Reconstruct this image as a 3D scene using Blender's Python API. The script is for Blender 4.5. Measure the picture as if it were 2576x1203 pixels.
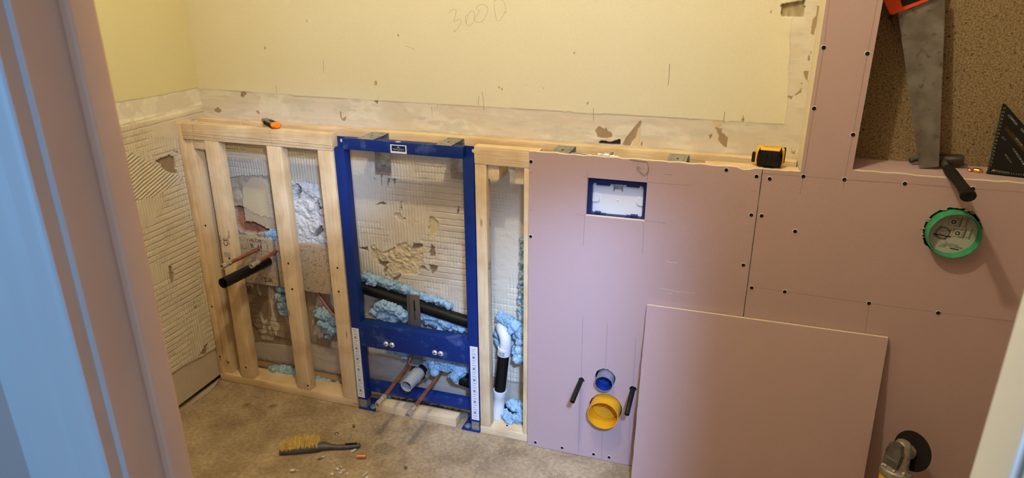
import bpy, bmesh, math, random
import numpy as np
from mathutils import Matrix, Vector

for o in list(bpy.data.objects):
    bpy.data.objects.remove(o, do_unlink=True)
S = bpy.context.scene
COL = S.collection

# ------------------------------------------------------------------ camera
CAM_POS = Vector((1.3435, -2.0831, 1.6694))
YAW, PITCH, ROLL, F_PX = 0.3171, 0.3699, -0.0028, 1747.32
fwd = Vector((-math.sin(YAW)*math.cos(PITCH), math.cos(YAW)*math.cos(PITCH), -math.sin(PITCH)))
right = Vector((math.cos(YAW), math.sin(YAW), 0))
up = right.cross(fwd)
r2 = math.cos(ROLL)*right + math.sin(ROLL)*up
u2 = -math.sin(ROLL)*right + math.cos(ROLL)*up
cam = bpy.data.cameras.new('camera')
cam.sensor_width = 36.0
cam.lens = F_PX/2576*36.0
cam.clip_start = 0.02
cam.dof.use_dof = True
cam.dof.focus_distance = 2.2
cam.dof.aperture_fstop = 7.5
cam_o = bpy.data.objects.new('camera', cam)
M = Matrix.Identity(4)
for i in range(3):
    M[i][0] = r2[i]; M[i][1] = u2[i]; M[i][2] = -fwd[i]; M[i][3] = CAM_POS[i]
cam_o.matrix_world = M
COL.objects.link(cam_o)
S.camera = cam_o

# ------------------------------------------------------------------ light
S.view_settings.view_transform = 'Standard'
S.view_settings.look = 'None'
S.view_settings.gamma = 1.0
S.view_settings.use_curve_mapping = False
S.view_settings.exposure = 0.0

w = bpy.data.worlds.new('hall_daylight'); S.world = w; w.use_nodes = True
bg = w.node_tree.nodes['Background']
bg.inputs[0].default_value = (0.30, 0.52, 0.80, 1)
bg.inputs[1].default_value = 0.06

def lamp(name, kind, loc, color, power, **kw):
    l = bpy.data.lights.new(name, kind); l.color = color; l.energy = power
    for k, v in kw.items(): setattr(l, k, v)
    o = bpy.data.objects.new(name, l); o.location = loc; COL.objects.link(o); return o
# the bathroom's ceiling bulb
lamp('ceiling_bulb', 'POINT', (0.84, -1.10, 2.83), (1.0, 0.87, 0.565), 74, shadow_soft_size=0.035)
# daylight from the hall: a window behind the photographer, and one in the hall's left wall
def window(name, loc, aim, color, power, sx, sy):
    o = lamp(name, 'AREA', loc, color, power, shape='RECTANGLE', size=sx, size_y=sy)
    o.rotation_euler = (Vector(aim) - Vector(loc)).to_track_quat('-Z', 'Y').to_euler(); return o
window('hall_rear_window', (1.82, -3.1, 1.70), (1.0, -1.5, 0.60), (0.42, 0.60, 1.0), 20, 0.40, 0.65)
window('hall_side_window', (-0.25, -2.45, 1.50), (0.75, -1.65, 1.45), (0.24, 0.58, 1.0), 8.5, 0.6, 1.0)
# two unseen cool spots, added to tint the pink sheet and top plate
for aim, power, col, ang in (((0.95, 0.0, 0.28), 610, (0.34, 0.55, 1.0), 29), ((-0.14, 0.0, 1.12), 500, (0.40, 0.60, 1.0), 16)):
    sp = lamp('added_cool_spot', 'SPOT', (1.72, -2.35, 2.40), col, power, shadow_soft_size=0.10, spot_size=math.radians(ang), spot_blend=0.9)
    sp.rotation_euler = (Vector(aim) - sp.location).to_track_quat('-Z', 'Y').to_euler()

# measured outlines (x, z) of torn, chipped and drawn things, in metres
TEAR_CREAM= [(0.0878, 0.6401), (0.1205, 0.6614), (0.1392, 0.6765), (0.1666, 0.6926), (0.1887, 0.6973), (0.2004, 0.6754), (0.2171, 0.6647), (0.235, 0.6754), (0.253, 0.6903), (0.2487, 0.626), (0.2528, 0.605), (0.2306, 0.5978), (0.2336, 0.5721), (0.211, 0.5603), (0.1534, 0.5591), (0.1295, 0.5359), (0.111, 0.5289), (0.08, 0.538), (0.0967, 0.5801), (0.0939, 0.6016), (0.0627, 0.6064), (0.0307, 0.6023), (0.0237, 0.6538), (0.0408, 0.6689), (0.0659, 0.646)]
TEAR_BROWN=[ [(0.0538, 0.6074), (0.0982, 0.6), (0.0931, 0.5619), (0.0802, 0.5402), (0.0785, 0.5777), (0.0587, 0.5839)], [(0.2145, 0.694), (0.2554, 0.6947), (0.2349, 0.6733), (0.2042, 0.6674)], [(0.2973, 0.7702), (0.3153, 0.7967), (0.3165, 0.7785)], [(0.2826, 0.6854), (0.2941, 0.7036), (0.3032, 0.6711), (0.3022, 0.6499), (0.2809, 0.6493)], [(0.2771, 0.6168), (0.3112, 0.6127), (0.3038, 0.5903), (0.2856, 0.5705), (0.2782, 0.5955)], [(-0.025, 0.6435), (0.0081, 0.6563), (0.0157, 0.6398), (-0.0071, 0.6392)], [(0.1061, 0.5237), (0.1349, 0.5499), (0.1577, 0.5575), (0.1331, 0.5231)], [(0.0631, 0.9375), (0.0698, 0.9401), (0.0688, 0.928)], [(0.0951, 0.9602), (0.1016, 0.9608), (0.0971, 0.9144), (0.0936, 0.9141)], [(0.1197, 0.9464), (0.1323, 0.9436), (0.1236, 0.9128), (0.1193, 0.9124)], [(0.141, 0.9463), (0.16, 0.946), (0.1571, 0.9338), (0.1494, 0.9152)], [(0.4021, 0.8639), (0.4082, 0.8646), (0.405, 0.8285), (0.4011, 0.8341)], [(0.1733, 0.7937), (0.1904, 0.7935), (0.1857, 0.7868)], [(0.0657, 0.8362), (0.0995, 0.8498), (0.1116, 0.8387), (0.094, 0.8357)], [(0.1727, 0.8631), (0.177, 0.8635), (0.174, 0.8185), (0.1706, 0.8181)], [(0.2356, 0.6092), (0.253, 0.6094), (0.2616, 0.5911), (0.2344, 0.5875)], ]
CREAM2= [[(0.1443, 0.8112), (0.17, 0.8098), (0.1768, 0.7817), (0.1555, 0.7856), (0.1434, 0.7988)] , [(0.2843, 0.8056), (0.2973, 0.813), (0.3214, 0.7933), (0.3208, 0.781), (0.3063, 0.7383), (0.2885, 0.7196), (0.2817, 0.752)]]
HOLE_B= [(-0.2821, 0.8888), (-0.2698, 0.8905), (-0.2556, 0.8723), (-0.2687, 0.841), (-0.2843, 0.8148), (-0.2934, 0.8387), (-0.2827, 0.8616)]
HOLE_C= [[(-0.2026, 0.8146), (-0.1884, 0.8324), (-0.1712, 0.8013), (-0.1883, 0.783), (-0.1885, 0.7553), (-0.2018, 0.7705)] , [(-0.2351, 0.6712), (-0.1959, 0.7181), (-0.1769, 0.7258), (-0.1863, 0.6967), (-0.2272, 0.6607)]]
WHITE= [(-0.306, 0.903), (-0.2833, 0.8914), (-0.2074, 0.8982), (-0.1757, 0.8904), (-0.1538, 0.7701), (-0.1624, 0.6398), (-0.3058, 0.6282), (-0.315, 0.8145)]
TORN_LOW=[ [(-0.5528, 0.366), (-0.498, 0.3662), (-0.5042, 0.2696), (-0.5356, 0.2321), (-0.5435, 0.2634), (-0.5615, 0.2848)], [(-0.5944, 0.2144), (-0.5673, 0.1941), (-0.5679, 0.1359), (-0.5063, 0.1424), (-0.4931, 0.1736), (-0.4086, 0.1716), (-0.4058, 0.131), (-0.6059, 0.1167)], [(-0.6027, 0.3982), (-0.5766, 0.4019), (-0.5775, 0.3703), (-0.5994, 0.3671)], ]
BAND=[ [(0.8994, 1.1756), (0.9105, 1.19), (0.9265, 1.1813), (0.936, 1.1858), (0.9425, 1.1726), (0.9542, 1.1714), (0.9557, 1.1559), (0.9279, 1.1501), (0.9082, 1.1527)], [(1.0432, 1.2155), (1.0479, 1.212), (1.0442, 1.1697), (1.028, 1.1551), (1.0161, 1.1308), (0.991, 1.1329), (1.003, 1.1591)], [(1.0506, 1.1469), (1.0571, 1.1455), (1.0579, 1.1339), (1.0503, 1.1333)], [(1.2771, 1.2076), (1.2985, 1.2053), (1.2979, 1.1942), (1.3187, 1.1807), (1.3183, 1.1509), (1.3115, 1.1485), (1.29, 1.1676), (1.2901, 1.1844)], [(1.2618, 1.1825), (1.2701, 1.1886), (1.2737, 1.1777), (1.2649, 1.1696)], [(1.4689, 1.3189), (1.4924, 1.3148), (1.5115, 1.3416), (1.5133, 1.328), (1.4893, 1.3129), (1.487, 1.3059)], [(1.5081, 1.3891), (1.5224, 1.3896), (1.5251, 1.3593), (1.5173, 1.3691)], [(1.5064, 1.1609), (1.515, 1.1469), (1.5201, 1.1582), (1.519, 1.1417), (1.5105, 1.1429)], [(1.5064, 1.3551), (1.5125, 1.357), (1.5103, 1.3501)], ]
BAND_GAP= [(0.9128, 1.1372), (0.9244, 1.142), (0.9519, 1.138), (0.9822, 1.1519), (0.9833, 1.1324), (0.9131, 1.1313)]
BAND_CREAM= [[(1.0409, 1.1925), (1.0482, 1.1968), (1.0495, 1.1469), (1.0522, 1.1335), (1.0218, 1.1313), (1.032, 1.1534)] , [(1.2679, 1.2292), (1.2959, 1.2309), (1.296, 1.2125), (1.2771, 1.2076)]]
STRIP=[ [(1.5203, 1.5707), (1.5257, 1.5707), (1.5274, 1.5365), (1.5238, 1.4885), (1.5153, 1.4971), (1.5137, 1.5145), (1.5148, 1.5362), (1.5234, 1.5493)], [(1.5096, 1.392), (1.5228, 1.3902), (1.5226, 1.3605), (1.5139, 1.3761)], [(1.5165, 1.4351), (1.5214, 1.4308), (1.5211, 1.4173), (1.5162, 1.4216)], [(1.5188, 1.4486), (1.5234, 1.4465), (1.5213, 1.4375)], ]
SOCKET= [(1.4239, 1.5747), (1.4866, 1.5873), (1.4901, 1.541), (1.4281, 1.5426)]
BANDL=[ [(-0.6278, 1.1577), (-0.6061, 1.1671), (-0.5915, 1.157), (-0.6003, 1.1455), (-0.6229, 1.1486)], [(-0.4319, 1.1633), (-0.4186, 1.1667), (-0.4112, 1.1537), (-0.4238, 1.154)], [(-0.0605, 1.1817), (-0.0548, 1.181), (-0.0515, 1.1564), (-0.0345, 1.1677), (-0.0387, 1.1494), (-0.0521, 1.1502), (-0.0598, 1.1611)], [(-0.4873, 1.2324), (-0.4703, 1.2385), (-0.4625, 1.2283), (-0.478, 1.2116), (-0.4933, 1.2161)], [(0.0842, 1.2276), (0.1043, 1.2336), (0.1003, 1.2184)], ]
HAIRS=[ [(-0.3208, 1.2678), (-0.3215, 1.2377)], [(0.106, 1.2471), (0.1057, 1.2362)], [(0.4899, 1.2368), (0.4921, 1.2678), (0.4936, 1.2678)], [(0.505, 1.2839), (0.5081, 1.2568), (0.5104, 1.2189)], [(0.3138, 1.2225), (0.3151, 1.1956)], [(0.3353, 1.2295), (0.3354, 1.2198)], [(-0.6847, 1.2793), (-0.6907, 1.2334)], [(1.1236, 1.3981), (1.124, 1.3619), (1.1239, 1.3314)], [(-0.1048, 1.3683), (-0.1102, 1.3215)], [(1.3016, 1.2603), (1.3005, 1.2275)], [(0.8905, 1.2485), (0.8923, 1.2063)], [(1.3567, 1.2527), (1.3571, 1.2364)], ]
NUM=[ [(0.3897, 1.5338), (0.3977, 1.542), (0.4118, 1.549), (0.4178, 1.545), (0.4141, 1.526), (0.4089, 1.5095), (0.4214, 1.5138), (0.4352, 1.5154), (0.4334, 1.5059), (0.4204, 1.485), (0.4093, 1.4765), (0.4063, 1.4806), (0.4142, 1.4835)], [(0.4571, 1.5321), (0.4509, 1.5266), (0.4504, 1.5103), (0.4577, 1.4981), (0.4669, 1.4983), (0.4778, 1.5108), (0.4828, 1.5298), (0.4786, 1.5432), (0.4711, 1.5444), (0.4617, 1.5321), (0.4545, 1.5158), (0.4536, 1.5049)], [(0.4938, 1.5474), (0.4983, 1.5474), (0.4966, 1.538), (0.4857, 1.5244), (0.4839, 1.5136), (0.4929, 1.5083), (0.5096, 1.5127), (0.5219, 1.5277), (0.5297, 1.5492), (0.5239, 1.5598), (0.5121, 1.5649), (0.497, 1.5608), (0.4894, 1.5527), (0.4878, 1.5486)], [(0.5487, 1.5719), (0.5582, 1.5786), (0.5729, 1.58), (0.5845, 1.5723), (0.5897, 1.5579), (0.5887, 1.5447), (0.5783, 1.5246), (0.5678, 1.5137), (0.559, 1.5189), (0.5534, 1.5442), (0.5516, 1.568)], [(0.5887, 1.5394), (0.5946, 1.5434)], [(0.2233, 1.4225), (0.2315, 1.4241), (0.246, 1.4202), (0.2603, 1.4149)], ]
LHOLE= [(-0.1266, 1.0193), (-0.0909, 1.0205), (-0.0576, 1.0225), (-0.0345, 1.0066), (-0.0364, 0.942), (-0.0728, 0.9596), (-0.1014, 0.9775), (-0.1169, 1.0068)]
LHOR= [(-0.2215, 1.0671), (-0.166, 1.0243), (-0.127, 1.0044), (-0.0364, 0.942), (-0.0146, 0.9175), (-0.1153, 0.8939), (-0.2282, 0.8974), (-0.2279, 0.9471), (-0.2264, 1.0007)]
LSMALL= [(-0.1241, 0.9248), (-0.1119, 0.9214), (-0.1179, 0.9154)]
PANEL= [(-0.5404, 0.832), (-0.5321, 0.8524), (-0.5084, 0.8796), (-0.4873, 0.8925), (-0.4308, 0.892), (-0.4089, 0.8719), (-0.4045, 0.6689), (-0.4441, 0.6818), (-0.5126, 0.6975), (-0.5509, 0.702), (-0.5473, 0.7717)]
PANEL_LOW= [(-0.5472, 0.7631), (-0.5323, 0.7646), (-0.5174, 0.7475), (-0.4676, 0.7369), (-0.4369, 0.7287), (-0.4051, 0.7293), (-0.4028, 0.6691), (-0.4441, 0.6818), (-0.5126, 0.6975), (-0.5509, 0.702)]
HOLE_TC= [(-0.6022, 0.7561), (-0.55, 0.7657), (-0.5559, 0.7015), (-0.5116, 0.7034), (-0.4408, 0.6822), (-0.4468, 0.6641), (-0.5208, 0.6468), (-0.5859, 0.6512), (-0.6037, 0.6728)]
SCREW_A= [(0.7297, 1.0979), (0.7303, 0.8425), (1.3263, 1.1204), (1.4119, 1.1085), (1.4113, 0.99), (1.4071, 0.8279), (0.755, 0.0146), (0.8578, 0.0104), (0.976, 0.0106), (1.0333, 0.0071)]
SCREW_B= [(1.4483, 1.1045), (1.4403, 0.9906), (1.5376, 0.9528), (1.4396, 0.7565), (1.5348, 0.7568), (1.7677, 0.7534), (1.9482, 0.7505), (1.5372, 1.1194), (1.6441, 1.1194), (1.7953, 1.1215), (1.9578, 1.1218), (1.5378, 1.3126), (1.5382, 1.4742), (1.646, 1.2469), (1.6459, 1.4622)]
LINE_A=[ [(0.9103, 0.9316), (0.9087, 0.8286)], [(1.0989, 0.932), (1.1009, 0.8248)], [(0.9163, 0.5729), (0.9193, 0.3258)], [(0.9175, 0.2928), (0.9201, -0.0066)], [(1.0013, 0.5595), (1.0024, 0.39)], [(1.0031, 0.1268), (1.0064, -0.012)], [(1.0994, 0.5233), (1.1013, 0.3378)], [(1.0981, 0.2071), (1.1031, -0.0002)], [(1.1, 1.0625), (1.2267, 1.0639)], [(1.101, 0.9375), (1.1647, 0.9366)], [(0.9145, 1.0627), (0.9138, 1.0807)], [(0.8802, 0.9352), (0.9128, 0.9346)], [(0.8993, 1.0627), (0.9145, 1.0614)], [(1.0997, 1.0675), (1.0991, 1.1113)], [(1.1493, 1.0919), (1.174, 1.0928)], [(0.722, 1.0605), (0.7353, 1.0603)], [(0.7255, 0.9354), (0.735, 0.935)], [(1.4027, 1.0642), (1.4171, 1.0644)], [(1.404, 0.9363), (1.4131, 0.9361)], ]
LINE_B=[ [(1.4264, 0.7599), (1.5348, 0.7568), (1.7677, 0.7534), (1.9482, 0.7505), (2.1587, 0.7529)], [(1.5348, 1.5941), (1.5382, 1.4742), (1.5378, 1.3126), (1.5372, 1.1194), (1.5352, 1.0648)], [(1.6478, 1.5952), (1.6459, 1.4622), (1.646, 1.2469), (1.6441, 1.1194), (1.6451, 1.0928)], [(1.4237, 1.119), (1.5372, 1.1194), (1.6441, 1.1194), (1.7953, 1.1215), (1.9578, 1.1218), (2.0749, 1.1229)], [(1.7681, 0.7638), (1.7733, 0.6552)], ]
SCR=[ [(1.1743, 0.8096), (1.2125, 0.8091)], [(1.1639, 0.7154), (1.2293, 0.7109)], [(1.2291, 0.7122), (1.2758, 0.7135)], [(1.1877, 0.7006), (1.2025, 0.7027)], ]
# ------------------------------------------------------------------ helpers
rng = random.Random(7)
D = 0.155          # back wall plane
XL = -0.684        # left wall plane
PB = -0.015        # front face of the fixed pink boards

def N(nt, typ, **kw):
    n = nt.nodes.new(typ)
    for k, v in kw.items():
        if k in n.inputs: n.inputs[k].default_value = v
        else: setattr(n, k, v)
    return n

def mat(name, color, rough=0.7, metal=0.0, color2=None, scale=40.0, detail=4.0, bump=0.0, bscale=None, spec=0.3,
        stretch=(1, 1, 1), ramp=(0.35, 0.65), color3=None, scale3=6.0, ramp3=(0.5, 0.62), emit=None):
    m = bpy.data.materials.new(name); m.use_nodes = True
    nt = m.node_tree; p = nt.nodes['Principled BSDF']
    p.inputs['Base Color'].default_value = (*color, 1)
    p.inputs['Roughness'].default_value = rough
    p.inputs['Metallic'].default_value = metal
    p.inputs['Specular IOR Level'].default_value = spec
    L = nt.links.new
    if color2 or bump:
        tc = N(nt, 'ShaderNodeTexCoord'); mp = N(nt, 'ShaderNodeMapping'); mp.inputs['Scale'].default_value = stretch
        oi = N(nt, 'ShaderNodeObjectInfo'); ad = N(nt, 'ShaderNodeVectorMath', operation='ADD')
        L(tc.outputs['Object'], mp.inputs['Vector']); L(mp.outputs[0], ad.inputs[0])
        mu = N(nt, 'ShaderNodeMath', operation='MULTIPLY'); mu.inputs[1].default_value = 7.3
        L(oi.outputs['Random'], mu.inputs[0]); L(mu.outputs[0], ad.inputs[1])
    if color2:
        no = N(nt, 'ShaderNodeTexNoise'); no.inputs['Scale'].default_value = scale; no.inputs['Detail'].default_value = detail
        L(ad.outputs[0], no.inputs['Vector'])
        cr = N(nt, 'ShaderNodeValToRGB'); e = cr.color_ramp.elements
        e[0].position = ramp[0]; e[1].position = ramp[1]; e[0].color = (*color, 1); e[1].color = (*color2, 1)
        L(no.outputs['Fac'], cr.inputs[0]); out = cr.outputs[0]
        if color3:
            n3 = N(nt, 'ShaderNodeTexNoise'); n3.inputs['Scale'].default_value = scale3; n3.inputs['Detail'].default_value = 5
            L(ad.outputs[0], n3.inputs['Vector'])
            r3 = N(nt, 'ShaderNodeMapRange'); r3.inputs[1].default_value = ramp3[0]; r3.inputs[2].default_value = ramp3[1]
            L(n3.outputs['Fac'], r3.inputs[0])
            mx = N(nt, 'ShaderNodeMix', data_type='RGBA'); mx.inputs[7].default_value = (*color3, 1)
            L(r3.outputs[0], mx.inputs[0]); L(out, mx.inputs[6]); out = mx.outputs[2]
        L(out, p.inputs['Base Color'])
    if bump:
        nb = N(nt, 'ShaderNodeTexNoise'); nb.inputs['Scale'].default_value = bscale or scale; nb.inputs['Detail'].default_value = 5
        L(ad.outputs[0], nb.inputs['Vector'])
        bp = N(nt, 'ShaderNodeBump'); bp.inputs['Strength'].default_value = 1.0; bp.inputs['Distance'].default_value = bump
        L(nb.outputs['Fac'], bp.inputs['Height']); L(bp.outputs[0], p.inputs['Normal'])
    if emit:
        p.inputs['Emission Color'].default_value = (*emit[0], 1); p.inputs['Emission Strength'].default_value = emit[1]
    return m

def wood(name, axis, c1=(0.80, 0.63, 0.40), c2=(0.68, 0.48, 0.255)):
    m = bpy.data.materials.new(name); m.use_nodes = True
    nt = m.node_tree; p = nt.nodes['Principled BSDF']; L = nt.links.new
    p.inputs['Roughness'].default_value = 0.65; p.inputs['Specular IOR Level'].default_value = 0.25
    tc = N(nt, 'ShaderNodeTexCoord'); oi = N(nt, 'ShaderNodeObjectInfo')
    mu = N(nt, 'ShaderNodeMath', operation='MULTIPLY'); mu.inputs[1].default_value = 3.7; L(oi.outputs['Random'], mu.inputs[0])
    ad = N(nt, 'ShaderNodeVectorMath', operation='ADD'); L(tc.outputs['Object'], ad.inputs[0]); L(mu.outputs[0], ad.inputs[1])
    sc = [38, 38, 38]; sc[axis] = 1.6
    mp = N(nt, 'ShaderNodeMapping'); mp.inputs['Scale'].default_value = sc; L(ad.outputs[0], mp.inputs['Vector'])
    no = N(nt, 'ShaderNodeTexNoise'); no.inputs['Scale'].default_value = 1.6; no.inputs['Detail'].default_value = 3; no.inputs['Distortion'].default_value = 0.5
    L(mp.outputs[0], no.inputs['Vector'])
    wv = N(nt, 'ShaderNodeMath', operation='MULTIPLY'); wv.inputs[1].default_value = 30; L(no.outputs['Fac'], wv.inputs[0])
    sn = N(nt, 'ShaderNodeMath', operation='SINE'); L(wv.outputs[0], sn.inputs[0])
    mr = N(nt, 'ShaderNodeMapRange'); mr.inputs[1].default_value = 0.1; mr.inputs[2].default_value = 1.0; mr.inputs[3].default_value = 0; mr.inputs[4].default_value = 0.42
    L(sn.outputs[0], mr.inputs[0])
    mx = N(nt, 'ShaderNodeMix', data_type='RGBA'); mx.inputs[6].default_value = (*c1, 1); mx.inputs[7].default_value = (*c2, 1)
    L(mr.outputs[0], mx.inputs[0])
    # fine speckle
    n2 = N(nt, 'ShaderNodeTexNoise'); n2.inputs['Scale'].default_value = 9; n2.inputs['Detail'].default_value = 4; L(ad.outputs[0], n2.inputs['Vector'])
    m2 = N(nt, 'ShaderNodeMix', data_type='RGBA'); m2.blend_type = 'MULTIPLY'; m2.inputs[7].default_value = (0.80, 0.74, 0.66, 1)
    r2_ = N(nt, 'ShaderNodeMapRange'); r2_.inputs[1].default_value = 0.45; r2_.inputs[2].default_value = 0.7; L(n2.outputs['Fac'], r2_.inputs[0])
    L(r2_.outputs[0], m2.inputs[0]); L(mx.outputs[2], m2.inputs[6])
    # knots
    sk = [16, 16, 16]; sk[axis] = 5.0
    mk_ = N(nt, 'ShaderNodeMapping'); mk_.inputs['Scale'].default_value = sk; L(ad.outputs[0], mk_.inputs['Vector'])
    vo = N(nt, 'ShaderNodeTexVoronoi'); vo.inputs['Scale'].default_value = 1.0; L(mk_.outputs[0], vo.inputs['Vector'])
    rk = N(nt, 'ShaderNodeMapRange'); rk.inputs[1].default_value = 0.03; rk.inputs[2].default_value = 0.11; rk.inputs[3].default_value = 0.8; rk.inputs[4].default_value = 0.0
    L(vo.outputs['Distance'], rk.inputs[0])
    m3 = N(nt, 'ShaderNodeMix', data_type='RGBA'); m3.inputs[7].default_value = (0.36, 0.17, 0.06, 1)
    L(rk.outputs[0], m3.inputs[0]); L(m2.outputs[2], m3.inputs[6])
    L(m3.outputs[2], p.inputs['Base Color'])
    bp = N(nt, 'ShaderNodeBump'); bp.inputs['Distance'].default_value = 0.0006; L(sn.outputs[0], bp.inputs['Height']); bp.inputs['Strength'].default_value = 0.35
    L(bp.outputs[0], p.inputs['Normal'])
    return m

def vcol(name, rough=0.9, fine=260.0):
    m = bpy.data.materials.new(name); m.use_nodes = True
    nt = m.node_tree; p = nt.nodes['Principled BSDF']; L = nt.links.new
    p.inputs['Roughness'].default_value = rough; p.inputs['Specular IOR Level'].default_value = 0.15
    at = N(nt, 'ShaderNodeAttribute'); at.attribute_name = 'Col'
    tc = N(nt, 'ShaderNodeTexCoord'); no = N(nt, 'ShaderNodeTexNoise'); no.inputs['Scale'].default_value = fine; no.inputs['Detail'].default_value = 4
    L(tc.outputs['Object'], no.inputs['Vector'])
    mr = N(nt, 'ShaderNodeMapRange'); mr.inputs[1].default_value = 0.3; mr.inputs[2].default_value = 0.7; mr.inputs[3].default_value = 0.965; mr.inputs[4].default_value = 1.02
    L(no.outputs['Fac'], mr.inputs[0])
    mx = N(nt, 'ShaderNodeMix', data_type='RGBA'); mx.blend_type = 'MULTIPLY'; mx.inputs[0].default_value = 1.0
    L(at.outputs['Color'], mx.inputs[6]); L(mr.outputs[0], mx.inputs[7]); L(mx.outputs[2], p.inputs['Base Color'])
    bp = N(nt, 'ShaderNodeBump'); bp.inputs['Distance'].default_value = 0.0006; bp.inputs['Strength'].default_value = 0.5
    L(no.outputs['Fac'], bp.inputs['Height']); L(bp.outputs[0], p.inputs['Normal'])
    return m

# objects -------------------------------------------------------------
def tag(o, label=None, cat=None, group=None, kind=None):
    if label: o['label'] = label
    if cat: o['category'] = cat
    if group: o['group'] = group
    if kind: o['kind'] = kind
    return o

def thing(name, label, cat, loc=(0, 0, 0), rot=None, group=None, kind=None):
    o = bpy.data.objects.new(name, None); o.empty_display_size = 0.05
    COL.objects.link(o)
    mw = Matrix.Translation(Vector(loc))
    if rot is not None: mw = mw @ rot
    o.matrix_world = mw
    o['_m'] = [c for r in mw for c in r]
    return tag(o, label, cat, group, kind)

def mw_of(o):
    if o is None: return Matrix.Identity(4)
    if '_m' in o: 
        v = list(o['_m']); return Matrix([v[0:4], v[4:8], v[8:12], v[12:16]])
    return mw_of(o.parent) if o.parent else Matrix.Identity(4)

def obj(name, bm, mats, parent=None, world=True, smooth=False, label=None):
    """link a bmesh (or mesh) as ONE object; world=True means its vertices are in world coordinates"""
    if isinstance(bm, bmesh.types.BMesh):
        bmesh.ops.recalc_face_normals(bm, faces=bm.faces[:])
        me = bpy.data.meshes.new(name); bm.to_mesh(me); bm.free()
    else: me = bm
    if world and parent is not None: me.transform(mw_of(parent).inverted())
    for m in (mats if isinstance(mats, (list, tuple)) else [mats]): me.materials.append(m)
    if smooth:
        for p in me.polygons: p.use_smooth = True
        if smooth != 'all':
            try: me.set_sharp_from_angle(angle=math.radians(38))
            except Exception: pass
    o = bpy.data.objects.new(name, me); COL.objects.link(o)
    if parent is not None: o.parent = parent
    if label: o['label'] = label
    return o

def nb(): return bmesh.new()

def box(bm, x0, x1, y0, y1, z0, z1, bev=0.0, seg=2, mi=0):
    r = bmesh.ops.create_cube(bm, size=1.0)
    vs = r['verts']
    bmesh.ops.scale(bm, vec=(x1-x0, y1-y0, z1-z0), verts=vs)
    bmesh.ops.translate(bm, vec=((x0+x1)/2, (y0+y1)/2, (z0+z1)/2), verts=vs)
    fs = list({f for v in vs for f in v.link_faces})
    if mi:
        for f in fs: f.material_index = mi
    if bev > 0:
        es = list({e for v in vs for e in v.link_edges})
        bmesh.ops.bevel(bm, geom=es, offset=bev, segments=seg, affect='EDGES', profile=0.6)
    return bm

def tube(bm, pts, rad, seg=12, cap=True, mi=0, sx=1.0, sy=1.0, upv=None):
    P = [Vector(p) for p in pts]; n = len(P)
    R = rad if isinstance(rad, (list, tuple)) else [rad]*n
    T = [(P[min(i+1, n-1)]-P[max(i-1, 0)]).normalized() for i in range(n)]
    a = Vector(upv) if upv else (Vector((0, 0, 1)) if abs(T[0].z) < 0.9 else Vector((1, 0, 0)))
    u = (a - T[0]*a.dot(T[0])).normalized(); rings = []
    for i in range(n):
        u = (u - T[i]*u.dot(T[i])).normalized(); v = T[i].cross(u)
        rings.append([bm.verts.new(P[i]+(u*math.cos(2*math.pi*k/seg)*sx+v*math.sin(2*math.pi*k/seg)*sy)*R[i]) for k in range(seg)])
    for i in range(n-1):
        for k in range(seg):
            f = bm.faces.new((rings[i][k], rings[i][(k+1) % seg], rings[i+1][(k+1) % seg], rings[i+1][k])); f.material_index = mi
    if cap:
        for r in (rings[0], rings[-1]):
            f = bm.faces.new(r); f.material_index = mi
    return bm

def frame_to(axis, origin):
    z = Vector(axis).normalized(); a = Vector((0, 0, 1)) if abs(z.z) < 0.9 else Vector((1, 0, 0))
    x = a.cross(z).normalized(); y = z.cross(x)
    m = Matrix.Identity(4)
    for i in range(3): m[i][0] = x[i]; m[i][1] = y[i]; m[i][2] = z[i]; m[i][3] = origin[i]
    return m

def lathe(bm, prof, axis=(0, 0, 1), origin=(0, 0, 0), seg=24, close=False, mi=0, jit=0.0):
    """prof: list of (r, h); r==0 makes a pole"""
    m = frame_to(axis, origin); rings = []
    for r, h in prof:
        if r < 1e-6: rings.append([bm.verts.new(m @ Vector((0, 0, h)))])
        else: rings.append([bm.verts.new(m @ Vector(((r+rng.uniform(-jit, jit))*math.cos(2*math.pi*k/seg), (r+rng.uniform(-jit, jit))*math.sin(2*math.pi*k/seg), h))) for k in range(seg)])
    L = list(range(len(rings)))
    pairs = list(zip(L[:-1], L[1:])) + ([(L[-1], 0)] if close else [])
    for a, b in pairs:
        A, B = rings[a], rings[b]
        for k in range(seg):
            if len(A) == 1 and len(B) == 1: continue
            if len(A) == 1: f = bm.faces.new((A[0], B[(k+1) % seg], B[k]))
            elif len(B) == 1: f = bm.faces.new((A[k], A[(k+1) % seg], B[0]))
            else: f = bm.faces.new((A[k], A[(k+1) % seg], B[(k+1) % seg], B[k]))
            f.material_index = mi
    return bm

def pipe(bm, p0, p1, r_out, r_in, seg=24):
    a = Vector(p1)-Vector(p0); h = a.length
    return lathe(bm, [(r_out, 0), (r_out, h), (r_in, h), (r_in, 0)], a, p0, seg, close=True)

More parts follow.
